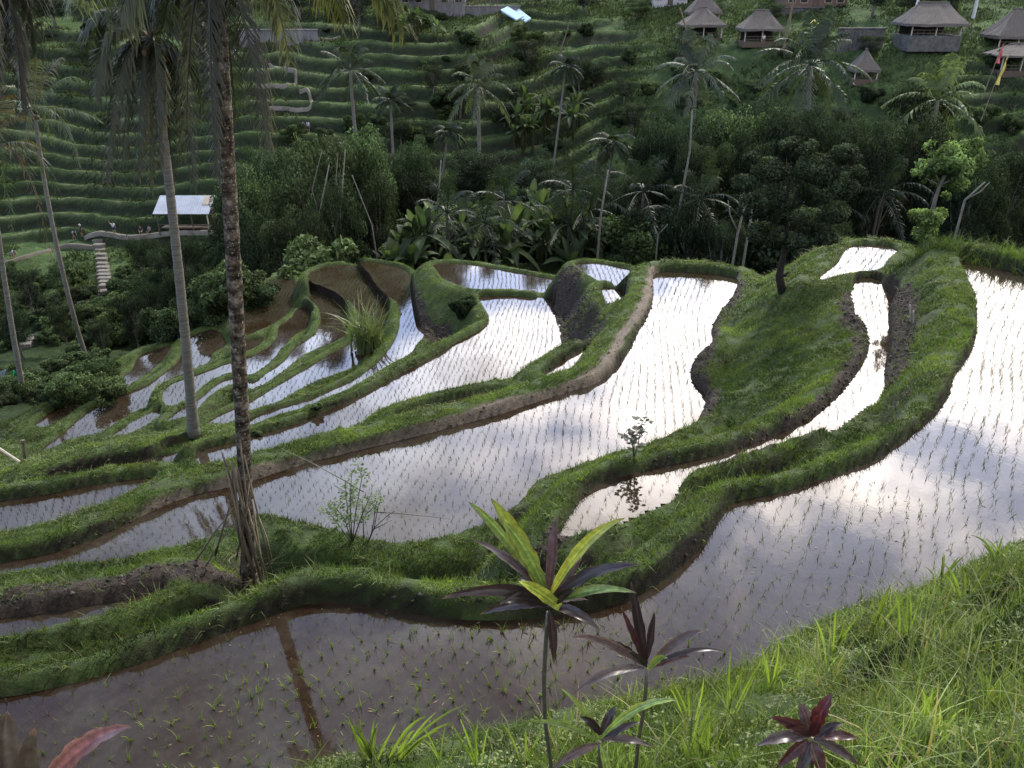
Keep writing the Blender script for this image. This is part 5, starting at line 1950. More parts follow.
def banner(label, top, bot, Yd, mat, wpx):
    T_, B_ = pxy(top[0], top[1], Yd), pxy(bot[0], bot[1], Yd)
    g_ = Vector((B_.x - .5, Yd, gz(B_.x - .5, Yd) - 0.2))
    g_.z = max(g_.z, B_.z - 4)
    root = empty('banner', g_, 0, label, 'flag')
    mb = MB()
    d_ = T_ - B_
    mb.tube([Vector((0, 0, 0)), B_ - g_, (B_ + d_ * .6) - g_, T_ - g_ + Vector((.3, 0, .25))], [.06, .05, .035, .015], 6)
    child('mast', mb.mesh('mast', BAMBOO), root)
    K = 8
    vs, fs = [], []
    w_ = wpx / FPX * Yd
    for i in range(K + 1):
        t = i / K
        p_ = T_ - g_ - d_ * t * 0.95
        ww = w_ * (0.25 + 0.75 * t)
        vs += [p_, p_ + Vector((ww, 0.12 * math.sin(i * 1.3), -0.15 * ww))]
    for i in range(K):
        fs.append((2 * i, 2 * i + 1, 2 * i + 3, 2 * i + 2))
    mb = MB(); mb.add(vs, fs)
    child('cloth', mb.mesh('cloth', mat), root)


banner('red banner hanging from a bent bamboo mast at the right', (1003, 44), (995, 64), 104, paint('red_cloth', (0.55, 0.10, 0.10)), 4)
banner('yellow banner hanging from a leaning mast at the right, below the red one', (1008, 55), (994, 86), 100, paint('yellow_cloth', (0.62, 0.52, 0.12)), 4)
# yellow and white bird-shaped ornament above the bushy palm
pp_ = pxy(811, 46, 88)
root = empty('temple_parasol', pp_, 0, 'white hanging cloth with a yellow top rising above the bushy palm crown', 'parasol')
mb = MB(); mb.tube([(0, 0, -3.5), (0, 0, 2.2)], .05, 6); child('pole', mb.mesh('pole', BAMBOO), root)
mb = MB(); mb.tube([(0, 0, 2.45), (0, 0, 2.3), (0, 0, 2.05), (0, 0, 1.95)], [0.03, .28, .42, .40], 12); child('top', mb.mesh('top', paint('yellow_top', (0.75, 0.62, 0.12)), True), root)
mb = MB(); mb.tube([(0, 0, 1.93), (0.03, 0, 1.2), (0, 0, 0.3), (-.1, 0, -.6)], [0.34, .30, .27, .12], 12); child('cloth', mb.mesh('cloth', paint('white_cloth', (0.5, 0.5, 0.46)), True), root)

# ---- thin bare trunks in the ravine
def bare(label, pts, Yd, r, mat=BARK_PALE, fork=None):
    P_ = [pxy(x, y, Yd) for x, y in pts]
    b = P_[0].copy()
    b.z = min(gz(b.x, Yd), b.z)
    root = empty('bare_tree', b, 0, label, 'tree', None)
    mb = MB()
    PP = [b] + P_[1:]
    mb.tube([q - b for q in PP], [r * (1 - .55 * i / (len(PP) - 1)) for i in range(len(PP))], 7)
    child('trunk', mb.mesh('trunk', mat, True), root)
    for f_ in (fork or []):
        Q = [pxy(x, y, Yd) - b for x, y in f_]
        mb = MB(); mb.tube(Q, [r * .55, r * .4, r * .2][:len(Q)] if len(Q) <= 3 else r * .3, 6)
        child('branch', mb.mesh('branch', mat, True), root)


bare('forked pale bare stem right of the mottled palm, left one of three', (( 308, 275), (316, 232), (321, 205), (329, 165)), 58, .085, fork=[[(319, 215), (312, 190), (322, 150)]])
bare('pale bare stem, middle one of three right of the mottled palm', ((325, 275), (334, 235), (341, 205), (345, 150)), 60, .085, fork=[[(341, 205), (336, 180), (338, 152)]])
bare('thin bent bare stem in front of the banana thicket', ((382, 262), (372, 225), (360, 195), (352, 175)), 56, .06)
bare('thin bare white stem left of the banana thicket', ((434, 235), (438, 200), (441, 160)), 60, .09)
bare('thin pale stem just behind the far paddy, under the tufted palm', ((596, 252), (601, 215), (608, 170)), 55, .11)
bare('pale bare trunk left of the big feathery tree', ((672, 262), (680, 205), (690, 150), (692, 110)), 56, .11)
bare('left one of the pair of pale stems right of the big feathery tree', ((727, 268), (738, 232), (745, 205)), 50, .11, fork=[[(738, 232), (730, 215), (728, 200)]])
bare('right one of the pair of pale stems right of the big feathery tree', ((738, 268), (748, 235), (753, 205)), 51, .11, fork=[[(745, 245), (756, 225), (760, 212)]])
bare('whitish forked stem at the foot of the ravine, right of the banana plants', ((656, 252), (658, 235), (654, 226)), 54, .07, fork=[[(658, 235), (668, 224)]])
bare('bare leaning branch right of the bright green tree', ((955, 225), (965, 200), (985, 182)), 44, .09, fork=[[(965, 200), (980, 192), (990, 182)]])

# ---- dark small tree on the green mound
b = Vector(hit(783, 292))
Yt = b.y
def local_lobes(pl, Yd, base, dy=0.4):
    out = []
    for (px, py, rx, rz) in pl:
        c = pxy(px, py, Yd + rnd.uniform(-dy, dy)) - base
        k = Yd / math.cos(R(12)) / FPX
        out.append((c.x, c.y, c.z, rx * k, rx * k, rz * k))
    return out
root = empty('dark_tree', b, 0, 'small dark tree with bent black trunk standing on the grassy mound', 'tree')
T_ = [pxy(x, y, Yt) - b for x, y in [(783, 294), (779, 276), (783, 258), (787, 235), (786, 205), (790, 180)]]
mb = MB()
mb.tube(T_, [.17, .13, .10, .085, .07, .03], 9, jit=.15)
for e in [(752, 205), (765, 178), (812, 168), (832, 200), (800, 215), (845, 178), (770, 225)]:
    E_ = pxy(e[0], e[1], Yt + rnd.uniform(-.5, .5)) - b
    S_ = T_[3] + (T_[4] - T_[3]) * rnd.random()
    mb.tube([S_, (S_ + E_) / 2 + Vector((0, 0, .1)), E_], [.05, .035, .012], 6, jit=.1)
mb.tube([T_[1], T_[1] + Vector((.22, 0, .02)), T_[1] + Vector((.3, 0, .16))], [.07, .06, .03], 7)
child('trunk', mb.mesh('trunk', simple('black_bark', (0.012, 0.010, 0.009), (0.03, 0.026, 0.022), 9, .95, .9), True), root)
lo = local_lobes([(790, 195, 22, 16), (757, 205, 20, 14), (818, 168, 24, 16), (840, 186, 18, 14), (772, 170, 20, 13), (808, 222, 26, 14), (834, 212, 16, 12), (762, 232, 18, 11), (846, 154, 15, 10), (800, 146, 20, 9), (744, 182, 14, 8), (826, 236, 16, 9), (782, 215, 16, 10), (812, 196, 20, 10), (858, 172, 9, 7), (752, 158, 9, 6), (795, 240, 18, 8)], Yt, b)
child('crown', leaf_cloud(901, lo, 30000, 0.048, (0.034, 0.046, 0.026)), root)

# ---- bright green tree behind the far rim
b = Vector(aty(928, 252, 29.0)); b.z = gz(b.x, b.y) - .1
root = empty('young_tree', b, 0, 'bright light green young tree behind the far rim at the right', 'tree')
mb = MB()
T_ = [Vector((0, 0, 0))] + [pxy(x, y, 29) - b for x, y in [(929, 225), (935, 200), (940, 185), (950, 165)]]
mb.tube(T_, [.10, .08, .07, .06, .02], 8, jit=.1)
for e in [(930, 160), (965, 150), (975, 170), (925, 178), (955, 140)]:
    E_ = pxy(e[0], e[1], 29) - b
    mb.tube([T_[3], (T_[3] + E_) / 2, E_], [.04, .025, .01], 5)
child('trunk', mb.mesh('trunk', BARK_PALE, True), root)
lo = local_lobes([(950, 165, 24, 19), (940, 172, 20, 16), (945, 168, 15, 13), (968, 150, 13, 10), (934, 148, 10, 8), (978, 160, 8, 10), (928, 172, 8, 8), (956, 184, 12, 8), (922, 164, 6, 5), (950, 148, 9, 7), (962, 168, 12, 9), (938, 186, 9, 7), (976, 142, 7, 5), (944, 196, 7, 5), (914, 172, 4, 4)], 29, b, .3)
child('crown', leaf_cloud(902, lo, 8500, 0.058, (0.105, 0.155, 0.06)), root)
lo = local_lobes([(928, 218, 14, 9), (917, 216, 9, 7), (938, 214, 9, 7), (925, 232, 12, 10)], 29, b, .2)
o = child('lower_foliage', leaf_cloud(903, lo, 3000, 0.058, (0.10, 0.145, 0.055)), root)

# ---- reed clump on the bund among the left paddies
b = Vector(hit(368, 352))
root = link('reed_clump', None) if False else None
q = np.random.RandomState(9)
n = 150
off = q.randn(n, 2) * np.array([.28, .22])
P_ = np.concatenate([off, np.zeros((n, 1))], 1)
colr_ = np.array([0.10, 0.13, 0.06]) * (0.6 + .9 * q.rand(n, 1))
V, F, C = blades(P_, 1.5 + 1.6 * q.rand(n), 0.07 + .04 * q.rand(n), 0.15 + .55 * q.rand(n), colr_, q, 6)
o = link('reed_clump', npmesh('reed_clump', V, F, leafmat('reed_leaf', .3, .5, .4), C), None, b)
tag(o, 'tall clump of arching pale green reeds on a bund among the left paddies', 'reeds')
# dark little bush at the inner bend of the bund
bl_ = hit(462, 318)
o = bush(loc=bl_, s=0.62, k=2, label='low dark green bush at the inner bend of the grassy bund', group='x')
del o['group']
for (px, py, s_, lab) in [(316, 407, .16, 'light green leafy tuft on the bund right of the mottled palm'), (258, 432, .12, 'yellow green sprig beside the mottled palm trunk, above the water'), (272, 505, .13, 'pale green leafy weed just right of the palm foot'), (292, 512, .10, 'feathery small weed at the waterline right of the palm foot')]:
    o = bush(loc=hit(px, py + 4), s=s_, k=3, label=lab, group='x')
    del o['group']

# ---- bamboo markers on the green bank
for (a_, b_, lab) in [((911, 322), (910, 305), 'thin pale bamboo stake on the green bank beside the narrow paddy, taller one'), ((914, 324), (913.5, 311), 'short pale bamboo stake beside the taller one on the green bank')]:
    B0 = Vector(hit(*a_)); 
    T0_ = pxy(b_[0], b_[1], B0.y)
    mb = MB(); mb.tube([(0, 0, -.1), T0_ - B0], .022, 6)
    o = link('bamboo_stake', mb.mesh('bamboo_stake', PALEW), None, B0); tag(o, lab, 'stake')

# ---- poles tied round the foot of the near palm
b = Vector(hit(250, 592))
root = empty('pole_bundle', b, 0, 'bundle of dry bamboo poles leaning against the foot of the nearest palm', 'poles')
PL = [((254, 590), (240, 440), .03, 1), ((240, 575), (250, 480), .022, 0), ((274, 580), (244, 455), .024, 1), ((206, 566), (236, 520), .02, 1), ((266, 600), (252, 500), .03, 0), ((268, 596), (222, 452), .035, 1), ((262, 585), (232, 462), .04, 1), ((258, 588), (226, 468), .03, 0), ((196, 560), (240, 500), .028, 0), ((215, 556), (234, 492), .03, 1), ((244, 560), (234, 478), .04, 0), ((266, 575), (247, 505), .03, 0), ((256, 560), (238, 470), .035, 1),
      ((272, 560), (258, 515), .02, 0), ((248, 575), (228, 500), .03, 0), ((236, 560), (252, 490), .025, 1), ((262, 600), (236, 520), .04, 0), ((240, 545), (232, 470), .03, 1)]
for i, (a_, t_, r_, k_) in enumerate(PL):
    dy = -0.16 - 0.03 * (i % 4)
    A_ = pxy(a_[0], a_[1], b.y + dy - .1)
    B_ = pxy(t_[0], t_[1], b.y + dy + .05)
    mb = MB()
    mid = (A_ + B_) / 2 + Vector((rnd.uniform(-.03, .03), 0, 0))
    r_ *= .62
    mb.tube([A_ - b, mid - b, B_ - b], [r_, r_ * .95, r_ * .85], 8, jit=.2)
    child('pole', mb.mesh('pole', BAMBOO if k_ == 0 else BAMBOO2, True), root)
mb = MB()
for zz in (.45, .8):
    ring_ = [Vector((-0.02 + math.cos(a) * .22, -.05 + math.sin(a) * .22, zz + .03 * math.sin(2 * a))) for a in np.linspace(0, 6.28, 15)]
    mb.tube(ring_, .012, 5)
child('tie', mb.mesh('tie', BAMBOO2), root)
# dry straw and roots hanging at the palm foot
q = np.random.RandomState(12)
n = 160
P_ = np.concatenate([q.randn(n, 2) * .12, q.rand(n, 1) * .3], 1)
V, F, C = blades(P_, .25 + .5 * q.rand(n), np.full(n, .012), .3 + .8 * q.rand(n), np.array([.16, .13, .08]) * (0.5 + q.rand(n, 1)), q, 3)
child('dry_grass', npmesh('dry_grass', V, F, GRASS, C), root)

# ---- sapling and bare twig on the bank right of the palm
def sprig(label, nm, base, stems, leafcol, lsize, nleaf, twig=None, wood=BARK_PALE):
    b = Vector(base)
    root = empty(nm, b, 0, label, 'shrub')
    mb = MB(); V, C = [], []
    for st in stems:
        pts = [pxy(x, y, b.y + rnd.uniform(-.1, .1)) - b for x, y in st]
        mb.tube([Vector((0, 0, -.05))] + pts, [.014] + [.010 * (1 - i / (len(pts) + 1)) + .002 for i in range(len(pts))], 5)
        L = [Vector((0, 0, 0))] + pts
        for i in range(nleaf):
            k = rnd.uniform(.35, 1) * (len(L) - 1)
            j = min(int(k), len(L) - 2)
            p_ = L[j] + (L[j + 1] - L[j]) * (k - j)
            az = rnd.random() * 6.28
            d = Vector((math.cos(az), math.sin(az), rnd.uniform(-.3, .6))).normalized()
            s_ = lsize * rnd.uniform(.6, 1.3)
            c = p_ + d * rnd.uniform(.02, .13)
            sd_ = d.cross(Vector((0, 0, 1))).normalized() * s_ * .38
            V += [c, c + d * s_ * .5 + sd_, c + d * s_, c + d * s_ * .5 - sd_]
            kk = rnd.uniform(.6, 1.3)
            C += [tuple(x_ * kk for x_ in leafcol)] * 4
    for tw in (twig or []):
        pts = [pxy(x, y, b.y) - b for x, y in tw]
        mb.tube(pts, [.014 * (1 - .7 * i / len(pts)) for i in range(len(pts))], 5, jit=.2)
    child('stem', mb.mesh('stem', wood, True), root)
    child('foliage', npmesh('foliage', np.array([tuple(v) for v in V]), np.arange(len(V)).reshape(-1, 4), GRASS, np.array(C)), root)


sprig('sapling with light green leaflets on the bank right of the nearest palm', 'sapling', hit(352, 542),
      [[(348, 515), (345, 480)], [(356, 510), (362, 478), (357, 462)], [(345, 520), (330, 500)], [(362, 515), (372, 492)], [(335, 520), (325, 508)], [(360, 520), (376, 505), (378, 498)], [(350, 500), (352, 470)]],
      (0.13, 0.19, 0.065), .085, 75)
sprig('bare forked grey twig reaching right over the water beside the sapling', 'bare_twig', hit(368, 542),
      [[(374, 528), (378, 508)]], (0.09, 0.12, 0.05), .04, 3, [[(368, 541), (374, 528), (388, 515), (395, 511)], [(372, 530), (380, 526), (392, 520)], [(374, 512), (395, 513), (425, 516), (450, 519)], [(371, 536), (374, 520), (376, 505)]])
sprig('long thin straight stem leaning from the sapling towards the palm', 'thin_stem', hit(364, 540), [[(362, 500), (335, 486)]], (0.10, 0.15, 0.05), .04, 2, [[(364, 492), (340, 478), (310, 462), (282, 449)]])
sprig('small dark-leaved seedling tree on the bund below the main paddy', 'seedling_tree', hit(634, 456), [[(632, 440), (624, 433)], [(634, 438), (640, 430)], [(638, 445), (641, 425), (645, 418)], [(634, 450), (630, 440)]], (0.045, 0.06, 0.03), .13, 22)

# ---- cordylines in the foreground
CORD = leafmat('cordyline_leaf', 0.22, 0.34, 0.55, 0.35, 38.0, (1.2, 1.0, 0.8))


def cleaf(base, tip, w, up, cin, cedge, roll=0.0, bendy=0.0, K=22, fold=.35):
    """lance-shaped folded leaf from base to tip, arching by 'up', with streaks, wavy edges and a withered tip"""
    base, tip = Vector(base), Vector(tip)
    Lf = (tip - base).length
    dip = Vector((0, 0, -0.10 * Lf * random.random()))
    ctl = base + (tip - base) * random.uniform(.4, .6) + Vector((0, 0, up + 0.10 * Lf)) + Vector((random.uniform(-.06, .06) * Lf, -bendy, 0))
    tw = random.uniform(-.7, .7)
    NCOL = 9
    streak = [random.uniform(.72, 1.25) for _ in range(NCOL)]
    ph = random.random() * 6
    damaged = random.random() < .35
    vs, cs, fs = [], [], []
    for i in range(K + 1):
        t = i / K
        c = bez(base, ctl, tip, t) + dip * (t ** 3)
        T = (bez(base, ctl, tip, min(1, t + .03)) - bez(base, ctl, tip, max(0, t - .03))).normalized()
        view = (Vector((0, 0, CAMZ)) - c).normalized()
        S = T.cross(view)
        if S.length < .1:
            S = T.cross(Vector((0, 0, 1)))
        S.normalize()
        Nn = S.cross(T)
        rl = roll + tw * t * t
        S = S * math.cos(rl) + Nn * math.sin(rl)
        Nn = S.cross(T)
        ww = w * .5 * (max(0.16, math.sin(math.pi * (t ** .85) * .96 + .06)) ** .9 if t < .97 else .05)
        for j in range(NCOL):
            u_ = (j - (NCOL - 1) / 2) / ((NCOL - 1) / 2)
            e_ = ww * u_
            if abs(u_) == 1:
                e_ *= 1 - (.22 * max(0, math.sin(t * 31 + ph + u_)) if damaged else .05 * math.sin(t * 23 + ph))
            hgt = fold * ww * abs(u_) ** 1.3 + .05 * w * math.sin(t * 15 + ph + 2.5 * u_) * abs(u_)
            vs.append(c + S * e_ + Nn * hgt)
            q_ = abs(u_)
            k = streak[j] * (0.88 + .22 * random.random())
            cc = tuple((a_ * (1 - q_) + b_ * q_) * k for a_, b_ in zip(cin, cedge))
            if j == NCOL // 2:
                cc = tuple(z_ * 1.7 + .012 for z_ in cc)
            br_ = max(0.0, (t - .9) / .1) * .8 + (0.5 if (q_ == 1 and math.sin(t * 19 + ph) > .75) else 0)
            br_ = min(br_, .85)
            cs.append(tuple(z_ * (1 - br_) + y_ * br_ for z_, y_ in zip(cc, (.13, .095, .065))))
    for i in range(K):
        for j in range(NCOL - 1):
            a = i * NCOL + j
            fs.append((a, a + 1, a + NCOL + 1, a + NCOL))
    mb = MB()
    mb.add(vs, fs, cs)
    return mb


GY_ = ((0.20, 0.26, 0.035), (0.26, 0.30, 0.05))
GG = ((0.11, 0.18, 0.045), (0.17, 0.23, 0.05))
PU = ((0.050, 0.030, 0.040), (0.085, 0.050, 0.065))
DKP = ((0.016, 0.011, 0.014), (0.028, 0.016, 0.020))
SHN = ((0.045, 0.032, 0.036), (0.10, 0.075, 0.078))
RED = ((0.06, 0.012, 0.016), (0.09, 0.020, 0.024))
MAR = ((0.035, 0.014, 0.018), (0.07, 0.022, 0.03))


def cordyline(label, cpx, Yd, leaves, stem, nm='cordyline'):
    c = pxy(cpx[0], cpx[1], Yd)
    sp_ = [pxy(x, y, Yd + dy) for x, y, dy in stem]
    g_ = sp_[-1].copy()
    root = empty(nm, g_, 0, label, 'plant')
    mb = MB()
    mb.tube([q - g_ for q in ([c] + sp_)], [.010] + [.011] * len(sp_), 9, (0.10, 0.09, 0.07), jit=.12)
    child('stem', mb.mesh('stem', CORD, True), root)
    for (bx, by, tx, ty, wpx, up, cc, dy, roll) in leaves:
        k = Yd / FPX * 0.95
        m_ = cleaf(pxy(bx, by, Yd + dy * .1), pxy(tx, ty, Yd + dy), wpx * k, up, cc[0], cc[1], roll)
        m_.v = [(v[0] - g_.x, v[1] - g_.y, v[2] - g_.z) for v in m_.v]
        child('leaf', m_.mesh('leaf', CORD, True), root)


cordyline('tall ti plant with yellow green upper leaves and dark purple lower leaves', (548, 612), 2.9, [
    (549, 600, 441, 590, 17, .03, DKP, -.10, .2), (549, 606, 480, 612, 14, .02, DKP, .1, -.2), (551, 604, 588, 600, 16, .02, DKP, .25, .3),
    (551, 600, 641, 563, 18, .05, DKP, -.12, .3), (550, 600, 582, 553, 16, .0, DKP, .15, -.5), (547, 600, 520, 578, 20, .03, DKP, .1, 0),
    (548, 594, 556, 509, 15, .0, PU, .12, .2), (546, 592, 468, 496, 15, .03, GG, .10, .5), (547, 594, 491, 492, 27, .01, GY_, .02, -.25), (548, 598, 500, 515, 20, .0, GG, -.05, .3),
    (546, 596, 473, 538, 14, .02, SHN, -.05, -.4), (549, 598, 625, 511, 15, .05, GY_, -.02, .35), (550, 604, 637, 586, 13, .03, GG, -.15, .2), (566, 613, 518, 580, 17, .0, GY_, -.14, -.1),
    (551, 606, 575, 590, 14, .02, DKP, -.1, .1), (549, 606, 600, 628, 14, .04, DKP, -.1, .2), (549, 610, 554, 661, 13, .01, DKP, -.06, .1), (548, 606, 500, 600, 16, .03, DKP, -.15, .1)],
    [(546, 640, .0), (544, 680, .0), (545, 720, .02), (551, 765, .03), (556, 800, .03)])
cordyline('second ti plant with thin shiny dark leaves, right of the tall one', (647, 668), 3.1, [
    (647, 664, 632, 574, 15, .0, DKP, .1, .2), (645, 664, 621, 605, 10, .0, MAR, .0, -.3), (645, 666, 572, 636, 14, .05, SHN, -.1, .3), (645, 668, 574, 692, 13, .06, SHN, -.15, -.2), (644, 664, 604, 640, 13, .03, DKP, .1, .3),
    (650, 664, 704, 628, 13, .05, SHN, -.05, .3), (650, 666, 726, 647, 8, .03, DKP, .05, .1), (649, 668, 690, 655, 12, .02, MAR, .1, -.2), (648, 670, 668, 655, 10, .02, GG, -.1, 0), (647, 660, 655, 610, 12, 0, DKP, .0, .4), (647, 668, 628, 650, 10, .02, DKP, -.1, .4)],
    [(646, 690, 0), (643, 715, 0), (638, 745, .02), (634, 790, .02)])
cordyline('low ti plant with two black leaves and long green ones, beside the tall one', (600, 742), 2.7, [
    (600, 735, 616, 704, 14, .0, DKP, .05, .2), (600, 735, 580, 716, 13, .02, DKP, .0, -.2), (601, 738, 681, 693, 14, .05, GG, -.1, .3), (599, 738, 561, 684, 9, .0, GG, .05, .3), (599, 742, 522, 720, 9, .05, GG, -.05, .2),
    (601, 740, 654, 744, 12, .02, SHN, .0, .1), (599, 744, 552, 768, 14, .02, SHN, -.1, .2), (601, 742, 640, 722, 11, .03, DKP, .05, .3), (600, 744, 612, 790, 12, .02, GG, -.1, .1)],
    [(600, 765, 0), (598, 800, .02), (597, 840, .02)])
cordyline('short ti plant with maroon leaves and a bright red one, in the grass', (812, 738), 2.9, [
    (812, 734, 834, 692, 24, .0, RED, .04, .2), (810, 734, 800, 700, 20, .0, SHN, .08, -.2), (809, 735, 770, 716, 20, .02, MAR, .0, .2), (808, 738, 757, 744, 18, .03, SHN, -.05, -.2), (808, 740, 775, 768, 18, .02, MAR, -.1, .3),
    (815, 738, 858, 738, 16, .02, MAR, .0, .2), (815, 740, 860, 764, 16, .02, SHN, -.08, -.1), (812, 742, 822, 778, 20, .02, MAR, -.12, .1), (812, 736, 822, 712, 18, .0, RED, -.04, .1), (811, 736, 790, 728, 16, .01, MAR, -.08, .1), (814, 740, 842, 722, 14, .02, DKP, .02, .1), (811, 742, 796, 782, 18, .02, SHN, -.1, .1)],
    [(812, 760, 0), (812, 790, .02), (812, 830, .02)])
PINK = ((0.13, 0.055, 0.065), (0.21, 0.11, 0.11))
GBR = ((0.055, 0.045, 0.042), (0.10, 0.085, 0.078))
cordyline('ti plant in the bottom left corner with a pink and a grey brown leaf', (30, 850), 1.6, [
    (36, 800, 129, 716, 34, .03, PINK, -.05, .2), (20, 830, 2, 700, 60, .0, GBR, .0, .1), (34, 850, 30, 712, 42, .0, ((0.035, .03, .03), (.06, .05, .05)), -.05, -.5), (25, 850, -60, 760, 50, .02, GBR, .0, .2), (40, 860, 130, 820, 40, .03, MAR, .0, .2)],
    [(30, 900, 0), (32, 1000, .02), (34, 1150, .04)])

# a few broad single blades of grass standing tall in the foreground
q = np.random.RandomState(31)
big = [(375, 768, 376, 712, 9), (366, 768, 352, 712, 6), (388, 762, 462, 700, 8), (690, 768, 700, 690, 8), (705, 765, 702, 700, 6), (870, 640, 915, 570, 7), (905, 640, 900, 575, 5), (1000, 560, 985, 530, 5), (960, 600, 975, 540, 6), (728, 720, 742, 640, 5), (480, 768, 470, 715, 6), (520, 768, 526, 720, 6)]
big += [(640, 740, 650, 690, 5), (770, 690, 775, 630, 6), (830, 660, 838, 600, 6), (940, 590, 946, 545, 5), (560, 740, 566, 700, 5), (930, 740, 925, 670, 8), (990, 700, 1000, 640, 8), (690, 720, 680, 670, 6), (440, 768, 446, 720, 5)]
for i, (bx, by, tx, ty, w_) in enumerate(big):
    g_ = Vector(hit(bx, min(by, 765), 1.5))
    mbc = MB()
    for j in range(random.choice([4, 5, 6, 7])):
        A_ = g_ + Vector((random.uniform(-.05, .05), random.uniform(-.05, .05), -.12))
        k_ = random.uniform(.45, 1.0)
        B_ = pxy(bx + (tx - bx) * k_ + random.uniform(-26, 26), by + (ty - by) * k_, g_.y + random.uniform(-.12, .12))
        kk = random.uniform(.6, 1.15)
        m_ = cleaf(A_, B_, w_ * 0.6 * g_.y / FPX * random.uniform(.7, 1.2), random.uniform(.03, .16), tuple(q_ * kk for q_ in (0.13, 0.19, 0.04)), tuple(q_ * kk for q_ in (0.18, 0.24, 0.055)), random.uniform(-.4, .4), fold=.4)
        mbc.add([(v[0] - g_.x, v[1] - g_.y, v[2] - g_.z) for v in m_.v], m_.f, list(m_.c))
    o = link('grass_clump', mbc.mesh('grass_clump', GRASS, True), None, g_)
    tag(o, 'clump of broad grass blades rising above the rest of the near bank', 'grass clump', 'broad grass clumps in the foreground')

# ---- green cloth, blue sheet and sticks at the left edge
b = Vector(hit(12, 392))
def cloth(label, pts, Yd, mat, nm, rows=8):
    P_ = [pxy(x, y, Yd) for x, y in pts]
    A_, B_, C_, D_ = P_
    g_ = P_[3]
    vs, fs = [], []
    K = rows
    for i in range(K + 1):
        for j in range(K + 1):
            u_, v_ = i / K, j / K
            p_ = (A_ * (1 - u_) + B_ * u_) * (1 - v_) + (D_ * (1 - u_) + C_ * u_) * v_
            p_ = p_ + Vector((0.05 * math.sin(v_ * 5 + u_ * 2), .16 * math.sin(u_ * 9 + v_ * 2), .03 * math.sin(u_ * 7)))
            vs.append(p_ - g_)
    for i in range(K):
        for j in range(K):
            a_ = i * (K + 1) + j
            fs.append((a_, a_ + 1, a_ + K + 2, a_ + K + 1))
    mb = MB(); mb.add(vs, fs)
    o = link(nm, mb.mesh(nm, mat, True), None, g_); tag(o, label, 'cloth')
    return o


cloth('bright green cloth hanging on the leaning trunk at the left edge', [(10, 372), (21, 367), (13, 392), (6, 391)], b.y - .5, paint('green_cloth', (0.05, 0.32, 0.12)), 'hanging_cloth')
cloth('pale blue sheet hanging beside the green cloth at the left edge', [(-8, 370), (5, 370), (3, 396), (-8, 397)], b.y - .2, paint('blue_sheet', (0.35, 0.42, 0.55)), 'hanging_sheet')
root = empty('stick_frame', b, 0, 'heap of crossed dry sticks beside the green cloth', 'sticks')
for i in range(16):
    p0 = pxy(rnd.uniform(0, 60), rnd.uniform(385, 415), b.y + rnd.uniform(-1, .5))
    p1 = p0 + Vector((rnd.uniform(-1.2, 1.6), rnd.uniform(-.4, .4), rnd.uniform(-.1, 1.0)))
    mb = MB(); mb.tube([p0 - b, p1 - b], rnd.uniform(.02, .045), 5)
    child('stick', mb.mesh('stick', BAMBOO if i % 2 else BAMBOO2), root)
for (a_, t_, lab) in [((25, 460), (23, 440), 'short grey wooden post on the bund at the left'), ]:
    A_ = Vector(hit(*a_)); mb = MB(); mb.tube([(0, 0, -.1), pxy(t_[0], t_[1], A_.y) - A_], .07, 7)
    tag(link('wooden_post', mb.mesh('wooden_post', BAMBOO2), None, A_), lab, 'post')
A_ = Vector(hit(20, 464)); mb = MB(); mb.tube([Vector((0, 0, .05)), pxy(-6, 448, A_.y) - A_ + Vector((0, 0, .15))], .06, 7)
tag(link('fallen_pole', mb.mesh('fallen_pole', PALEW), None, A_), 'pale straight pole lying on the bund at the left edge', 'pole')

# ---- people on the hillside
SKIN = paint('skin', (0.30, 0.19, 0.13), .6)
HAIR = paint('dark_hair', (0.015, 0.012, 0.010), .7)


def skin_mesh(name, verts, edges, rad, mat, sub=1):
    me = bpy.data.meshes.new(name)
    me.from_pydata([tuple(v) for v in verts], edges, [])
    o = bpy.data.objects.new(name, me)
    COL.objects.link(o)
    md = o.modifiers.new('skin', 'SKIN')
    for i, r_ in enumerate(rad):
        me.skin_vertices[0].data[i].radius = r_ if isinstance(r_, tuple) else (r_, r_)
    me.skin_vertices[0].data[0].use_root = True
    md2 = o.modifiers.new('sub', 'SUBSURF'); md2.levels = sub; md2.render_levels = sub
    dg = bpy.context.evaluated_depsgraph_get()
    out = bpy.data.meshes.new_from_object(o.evaluated_get(dg))
    out.name = name
    out.materials.clear(); out.materials.append(mat)
    out.polygons.foreach_set('use_smooth', np.ones(len(out.polygons), dtype=bool))
    bpy.data.objects.remove(o)
    return out


